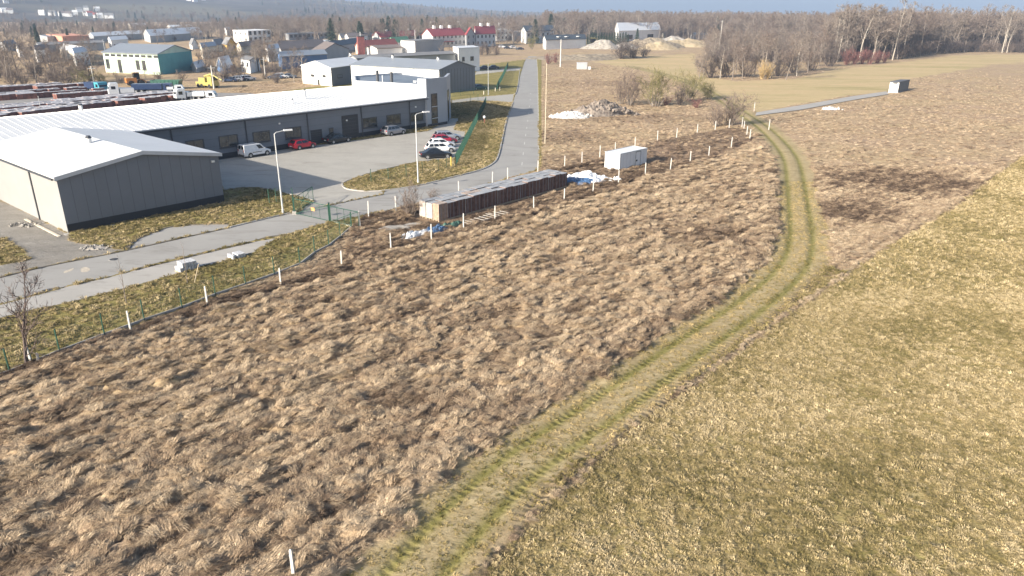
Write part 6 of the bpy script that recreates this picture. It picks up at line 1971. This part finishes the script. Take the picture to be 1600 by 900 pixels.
lorry(191, 151, R(215), P_WHT, P_WHT, 'white lorry cab standing at the right end of the brick stacks', 5.5, 3.3, 1.0)
lorry(152, 144, R(330), P_TURQ, P_BLUE, 'turquoise lorry among the far brick rows', 6.5, 2.6, 1.5)
lorry(240, 145, R(12), P_BLUE, P_BLUE, 'long dark blue bus like lorry with white top', 9.5, 2.3, 1.3)
lorry(289, 157, R(220), P_WHT, P_WHT, 'white van cab nearest the long roof in the storage yard', 4.2, 2.7, 1.0)
lorry(318, 156, R(8), P_WHT, P_WHT, 'white bus like van behind the long roof', 6.0, 2.0, 1.0)
lorry(275, 145, R(20), P_WHT, P_WHT, 'small pale pickup between the blue lorry and the crane truck', 4.0, 1.9, .6)
# yellow crane truck
b = G(325, 137)
t = thing('crane_truck', 'yellow mobile crane with lowered boom in the storage yard', 'crane', b, None, R(-30), local=True)
MB().box((0, 0, 1.1), (6.5, 2.4, .9)).build('chassis', P_YEL, t)
c_ = MB().box((2.3, 0, 2.3), (1.7, 2.2, 1.6)).build('cab', P_YEL, t)
MB().box((3.16, 0, 2.5), (.04, 1.8, .9)).build('windscreen', M_CARGL, c_)
MB().box((-.8, 0, 2.1), (2.6, 2.2, 1.1)).build('engine_housing', P_YEL, t)
MB().path([(-1.2, .3, 2.9), (1.5, .3, 3.5), (5.6, .3, 2.2)], [.3, .28, .18], 5).build('boom', P_YEL, t)
for x in (-2.3, -.9, 2.2):
    for sy in (-1, 1):
        MB().tube((x, sy * 1.1 - .16, .55), (x, sy * 1.1 + .16, .55), .55, n=12).build('wheel', M_TYRE, t)
# loader on the sand, excavator and orange machine
def loader(px, py, ang, pm, label, k=1.0):
    b = G(px, py)
    t = thing('wheel_loader', label, 'loader', b, None, ang, local=True)
    MB().box((-1.0 * k, 0, 1.5 * k), (2.6 * k, 1.9 * k, 1.3 * k)).build('engine_housing', pm, t)
    MB().box((.5 * k, 0, 2.6 * k), (1.4 * k, 1.5 * k, 1.6 * k)).build('cab', M_CARGL, t)
    MB().box((.5 * k, 0, 3.45 * k), (1.7 * k, 1.7 * k, .14 * k)).build('cab_roof', pm, t)
    MB().path([(.9 * k, 0, 1.7 * k), (2.2 * k, 0, 1.5 * k), (3.0 * k, 0, .7 * k)], [.22 * k, .2 * k, .18 * k], 5).build('boom', pm, t)
    MB().prism([(3.0 * k, -1.3 * k), (3.9 * k, -1.3 * k), (3.9 * k, 1.3 * k), (3.0 * k, 1.3 * k)], .15 * k, .95 * k).build('bucket', M_TRIM, t)
    for x in (-1.2 * k, 1.5 * k):
        for sy in (-1, 1):
            MB().tube((x, sy * 1.0 * k - .25 * k, .75 * k), (x, sy * 1.0 * k + .25 * k, .75 * k), .75 * k, n=12).build('wheel', M_TYRE, t)
loader(928, 74, R(200), P_YEL, 'yellow wheel loader at the foot of the pale sand heap', 1.5)
loader(887, 74, R(160), P_ORG, 'orange loader beside the pale hall', 1.2)
loader(212, 134, R(40), P_ORG, 'orange machine on the rough strip behind the blue lorry', 1.0)
b = G(262, 139)
t = thing('skip_container', 'dark green open skip behind the blue lorry', 'skip', b)
MB().add([b + Vector(v) for v in [(-3.2, -1.2, .1), (3.2, -1.2, .1), (3.2, 1.2, .1), (-3.2, 1.2, .1), (-3.8, -1.3, 2.3), (3.8, -1.3, 2.3), (3.8, 1.3, 2.3), (-3.8, 1.3, 2.3)]], [(3, 2, 1, 0), (0, 1, 5, 4), (1, 2, 6, 5), (2, 3, 7, 6), (3, 0, 4, 7)]).build('tub', P_GRN, t)
mb = MB()
for k in range(-3, 4): mb.para(b + Vector((k * 1.0 - .05, -1.38, .2)), (.1, 0, 0), (0, .1, 0), (0, 0, 2.1))
mb.build('rib', P_GRN, t)
# parked cars further away
far_cars = [(358, 128, (0.05, .08, .16), 'dark blue car left end of the far car row by the scrap yard'), (368, 127.5, (.5, .52, .55), 'silver car second in the far car row by the scrap yard'), (378, 126.5, (.05, .06, .07), 'black car third in the far car row by the scrap yard'), (388, 126, (.6, .6, .62), 'pale car fourth in the far car row by the scrap yard'),
            (430, 123, (.07, .12, .2), 'blue car in the car row nearest the white annex'), (441, 122.5, (.6, .62, .65), 'silver car in the middle of the row nearest the white annex'), (452, 122, (.08, .1, .14), 'dark car right end of the row nearest the white annex'),
            (785, 75, (.75, .76, .78), 'white car left in the car park before the hotel'), (793, 76.5, (.05, .05, .06), 'black car in the car park before the hotel'), (802, 76, (.72, .72, .74), 'white car right in the car park before the hotel'), (812, 78, (.03, .03, .04), 'black car nearest the road in the hotel car park'),
            (748, 140, (.03, .08, .10), 'dark teal car parked at the right gable of the silver hall'), (770, 108, (.03, .04, .06), 'dark car parked beside the white cube office'), (756, 108.5, (.05, .06, .08), 'dark car close to the white cube office wall')]
for (px, py, rgb, lab) in far_cars:
    make_car('suv' if rgb[0] > .3 else 'sedan', rgb, lab, 'cars parked far away', G(px, py), R(rw.choice([10, 190, 35])), .2)
# heaps of sand and gravel
for (px, py, rx, ry, h, m, lab, sd) in ((940, 76, 12, 8, 4.6, M_GRAVELH, 'pale heap of gravel behind the yellow loader', 31), (1018, 74, 20, 12, 5.6, M_EARTH, 'dark earth heap behind the big dark bush', 33), (1028, 77.5, 13, 7, 4.4, M_SAND, 'tan sand heap in front of the dark earth heap', 35),
                                       (1064, 73, 24, 9, 4.4, M_SAND, 'long tan sand heap on the right of the earth heap', 37), (1050, 69, 18, 8, 4.5, M_GRAVELH, 'grey gravel heap behind the tan sand', 39), (975, 76, 10, 7, 3, M_GRAVELH, 'low gravel heap right of the pale one', 41)):
    lumpy('gravel_heap', G(px, py), rx, ry, h, m, lab, 'heap', sd, .1, .35, 40, 12, freq=.22)
for (px, py, rx, ry, h, m, lab, sd) in ((900, 92, 22, 12, 1.8, M_EARTH, 'low weedy bank of brown soil beyond the concrete pole', 51), (940, 90, 20, 10, 1.6, M_EARTH, 'low weedy bank left of the big dark bush', 53)):
    lumpy('soil_bank', G(px, py), rx, ry, h, m, lab, 'bank', sd, .1, .5, 30, 8, freq=.3)
# ================================================================== trees among the far buildings
def far_tree(key, px, py, ty, lab, wd=1.1): plant_px(key, px, py, ty, lab, 'trees among the far buildings', wd)
for i, (px, py, ty) in enumerate(((62, 80, 42), (108, 68, 44), (519, 76, 28), (587, 62, 38), (600, 61, 28), (608, 61, 24), (622, 60, 31), (582, 62, 40), (641, 58, 35), (683, 62, 26), (731, 58, 34))):
    far_tree('spruce%d' % (i % 3), px, py, ty, ('%s dark spruce from the left among the far buildings' % ORD[sorted(q[0] for q in ((62,), (108,), (519,), (587,), (600,), (608,), (622,), (582,), (641,), (683,), (731,))).index(px)]))
for i in range(16):
    px = 918 + i * 4.2
    far_tree('spruce%d' % (i % 3), px, 71 - (i % 2), 51 + rw.uniform(-2, 2), '%s dark conifer from the left in the hedge beside the white gabled shed' % ORD[i], .95)
far_tree('spruce1', 995, 68, 44, 'tall dark conifer in front of the white gabled shed', 1.1)
ESTATE = sorted(((12, 128, 62), (30, 126, 50), (58, 132, 60), (75, 130, 78), (90, 132, 82), (100, 131, 84), (108, 132, 80), (122, 130, 86), (132, 132, 98), (145, 108, 58), (152, 112, 74), (5, 110, 55), (45, 118, 70),
                     (183, 128, 110), (228, 124, 103), (280, 125, 108), (310, 112, 70), (322, 110, 68), (330, 112, 75), (345, 108, 72), (358, 106, 70), (372, 104, 72), (385, 106, 80),
                     (396, 104, 70), (405, 112, 74), (412, 108, 62), (420, 112, 66), (426, 106, 58), (432, 110, 70), (440, 116, 88), (450, 116, 90), (418, 92, 52), (428, 90, 54), (408, 90, 60), (398, 88, 62), (246, 70, 42), (258, 70, 46), (200, 72, 52), (690, 88, 66), (700, 92, 70), (770, 82, 68), (757, 84, 66), (470, 106, 88)))
for i, (px, py, ty) in enumerate(ESTATE):
    far_tree(rw.choice(['bare0', 'bare1', 'bare2', 'bare3', 'bare4', 'bare5']), px, py, ty, '%s bare tree from the left among the far buildings' % ORD[i], 1.1)
for i, (px, py, ty) in enumerate(((90, 133, 112), (110, 133, 108), (72, 134, 116), (130, 133, 112), (160, 131, 116), (190, 130, 118), (210, 129, 116), (250, 126, 112), (285, 126, 113), (40, 133, 116), (20, 134, 112), (460, 118, 104), (432, 118, 102), (415, 118, 104))):
    far_tree(('willow%d' if px in (130, 160) else 'brush%d') % (i % 2), px, py, ty, '%s thicket from the left in the scrub behind the storage yard' % ORD[sorted((90, 110, 72, 130, 160, 190, 210, 250, 285, 40, 20, 460, 432, 415)).index(px)], 1.5)
for (px, py) in ((752, 86), (762, 85), (775, 86), (745, 88)):
    far_tree('dark%d' % (px % 3), px, py, 70, '%s dark thicket from the left beyond the white cube office' % ORD[(745, 752, 762, 775).index(px)], 1.2)
# ---- belts of wood that read as one mass
pts, hs = [], []
for i in range(2600):                                     # left and centre belt below the hills
    px = rw.uniform(-60, 900)
    d = rw.uniform(480, 950)
    b = AT(px, 40, d)
    pts.append((b.x, d, 0)); hs.append(float(np.interp(px, [0, 300, 420, 650, 900], [6.5, 7.5, 11.5, 12, 13])) * rw.uniform(.6, 1.25))
wood('wood', pts, hs, 'brown leafless wood below the hills on the left and in the centre', .05, .12)
pts, hs = [], []
for i in range(2600):                                     # belt behind the sheds on the right
    px = rw.uniform(850, 1420)
    d = 560 + 500 * rw.random() - max(0, (px - 1100)) * .5
    b = AT(px, 40, d)
    pts.append((b.x, d, 0)); hs.append(rw.uniform(12, 20))
wood('wood', pts, hs, 'grey brown leafless wood behind the white sheds on the right', .02, .1)
pts, hs = [], []
for i in range(420):                                      # between the grove and the wood
    px = rw.uniform(1105, 1320)
    b = G(px, rw.uniform(70, 98))
    pts.append(tuple(b)); hs.append(rw.uniform(6, 13))
wood('wood', pts, hs, 'brown brushwood rising behind the leafless grove', .0, .45)
pts, hs = [], []
for i in range(300):                                      # scrub among the buildings on the left
    px = rw.uniform(-20, 480)
    py = rw.uniform(72, 131) if px < 160 or px > 300 else rw.uniform(117, 130)
    if 150 < px < 325: continue
    pts.append(tuple(G(px, py))); hs.append(rw.uniform(3.5, 9))
wood('scrub', pts, hs, 'brown leafless scrub growing between the estate buildings on the left', .01, .5)
# ================================================================== hills
def hill_h(x, y):
    d = np.hypot(x, y)
    az = np.degrees(np.arctan2(x, y))
    ridge = np.interp(az, [-60, -36, -30, -24, -21.4, -18, -16, -12, -8, -5, -2, 2, 10, 40], [150, 135, 118, 82, 62, 58, 60, 48, 36, 24, 16, 9, 8, 8])
    t = sstep(1150, 2600, d)
    k = 0.75 + .5 * fbm(x * .0016, y * .0016, 301, 4)
    return ridge * t * k - 1.5 + 12 * t * (fbm(x * .006, y * .006, 305, 3) - .5)
hx = np.linspace(-4200, 2600, 150); hy = np.linspace(1050, 5000, 90)
HX, HY = np.meshgrid(hx, hy)
HZ = hill_h(HX.ravel(), HY.ravel())
mh = bpy.data.meshes.new('hills')
nxh, nyh = len(hx), len(hy)
fsh = [(j * nxh + i, j * nxh + i + 1, (j + 1) * nxh + i + 1, (j + 1) * nxh + i) for j in range(nyh - 1) for i in range(nxh - 1)]
mh.from_pydata(list(zip(HX.ravel(), HY.ravel(), HZ)), [], fsh)
m, nt, bs = new_mat('wooded_hillside')
n1 = noise(nt, .012, 6, .65, objco(nt)); n2 = noise(nt, .0025, 3, .5, objco(nt))
c1 = ramp(nt, [(.35, (0.035, .034, .030)), (.55, (.07, .06, .05)), (.7, (.115, .095, .075))], n1)
c2 = mixc(nt, ramp(nt, [(.52, (0, 0, 0)), (.62, (1, 1, 1))], n2), c1, (0.13, .115, .07))
nt.links.new(c2, bs.inputs['Base Color']); bs.inputs['Roughness'].default_value = 1.0
mh.materials.append(m)
mh.polygons.foreach_set('use_smooth', [True] * len(mh.polygons))
ho = bpy.data.objects.new('hills', mh); COL.objects.link(ho)
tag(ho, 'long wooded hills on the horizon, highest on the left', None, None, 'structure')
pts, hs = [], []
for i in range(2600):
    d = rw.uniform(1250, 2700); az = R(rw.uniform(-40, 2))
    x, y = d * math.sin(az), d * math.cos(az)
    if float(fbm(np.array([x * .003]), np.array([y * .003]), 401, 3)[0]) < .42: continue
    pts.append((x, y, float(hill_h(np.array([x]), np.array([y]))[0]) - .5)); hs.append(rw.uniform(8, 13))
wood('wood', pts, hs, 'distant wood covering the slopes of the hills', .12, .1)
# white houses on the slope
hpx = [(18, 29), (8, 22), (67, 29), (83, 28), (97, 26), (108, 26), (118, 25), (124, 19), (135, 26), (141, 26), (150, 27), (157, 30), (170, 30), (135, 18), (152, 18), (10, 6), (295, 1), (305, 3), (318, 1), (174, 29)]
hpx.sort()
for i, (px, py) in enumerate(hpx):
    best = None
    for d in np.linspace(1200, 3000, 60):
        p = AT(px, py, float(d))
        if p.z <= float(hill_h(np.array([p.x]), np.array([p.y]))[0]) + 1:
            best = p; break
    if best is None: best = AT(px, py, 2400.)
    z = float(hill_h(np.array([best.x]), np.array([best.y]))[0])
    best.z = z
    s = rw.uniform(7, 10)
    t = thing('hillside_house', '%s of the white houses on the wooded hillside, counted from the left' % ORD[i].capitalize().lower(), 'house', best, 'white houses on the hillside')
    a = rw.uniform(.2, .9)
    u = Vector((math.cos(a), math.sin(a), 0)) * s; v = Vector((-math.sin(a), math.cos(a), 0)) * s * .8
    t['_o'] = tuple(best)
    o0 = Vector((best.x, best.y, 0)) - u / 2 - v / 2
    vs = [o0, o0 + u, o0 + u + v, o0 + v]
    e, rr = z + 4.5, z + 7.5
    m1, m2 = (vs[0] + vs[3]) / 2, (vs[1] + vs[2]) / 2
    W_ = [Vector((p.x, p.y, z - 4)) for p in vs] + [Vector((p.x, p.y, e)) for p in vs] + [Vector((m1.x, m1.y, rr)), Vector((m2.x, m2.y, rr))]
    MB().add(W_, [(0, 1, 5, 4), (1, 2, 6, 9, 5), (2, 3, 7, 6), (3, 0, 4, 8, 7)]).build('wall', M_WHITE, t)
    k = UP * .3
    MB().add([W_[4] + k, W_[5] + k, W_[9] + k, W_[8] + k, W_[7] + k, W_[6] + k], [(0, 1, 2, 3), (4, 3, 2, 5)]).build('roof', rw.choice([M_GREYROOF, M_RUSTROOF, M_BROWNROOF, M_WHITE]), t)
# ================================================================== haze
mb = MB().para((-4600, -150, -6), (9200, 0, 0), (0, 5600, 0), (0, 0, 206))
m = bpy.data.materials.new('thin_blue_air'); m.use_nodes = True
nt = m.node_tree
nt.nodes.remove(nt.nodes['Principled BSDF'])
pvn = nt.nodes.new('ShaderNodeVolumePrincipled')
pvn.inputs['Color'].default_value = (0.50, 0.66, 0.94, 1)
pvn.inputs['Density'].default_value = 0.00023
pvn.inputs['Anisotropy'].default_value = 0.0
nt.links.new(pvn.outputs[0], nt.nodes['Material Output'].inputs['Volume'])
hzo = mb.build('haze', m)
tag(hzo, 'thin bluish haze lying over the whole valley', 'haze', None, 'stuff')
for o_ in bpy.data.objects:
    if '_o' in o_: del o_['_o']
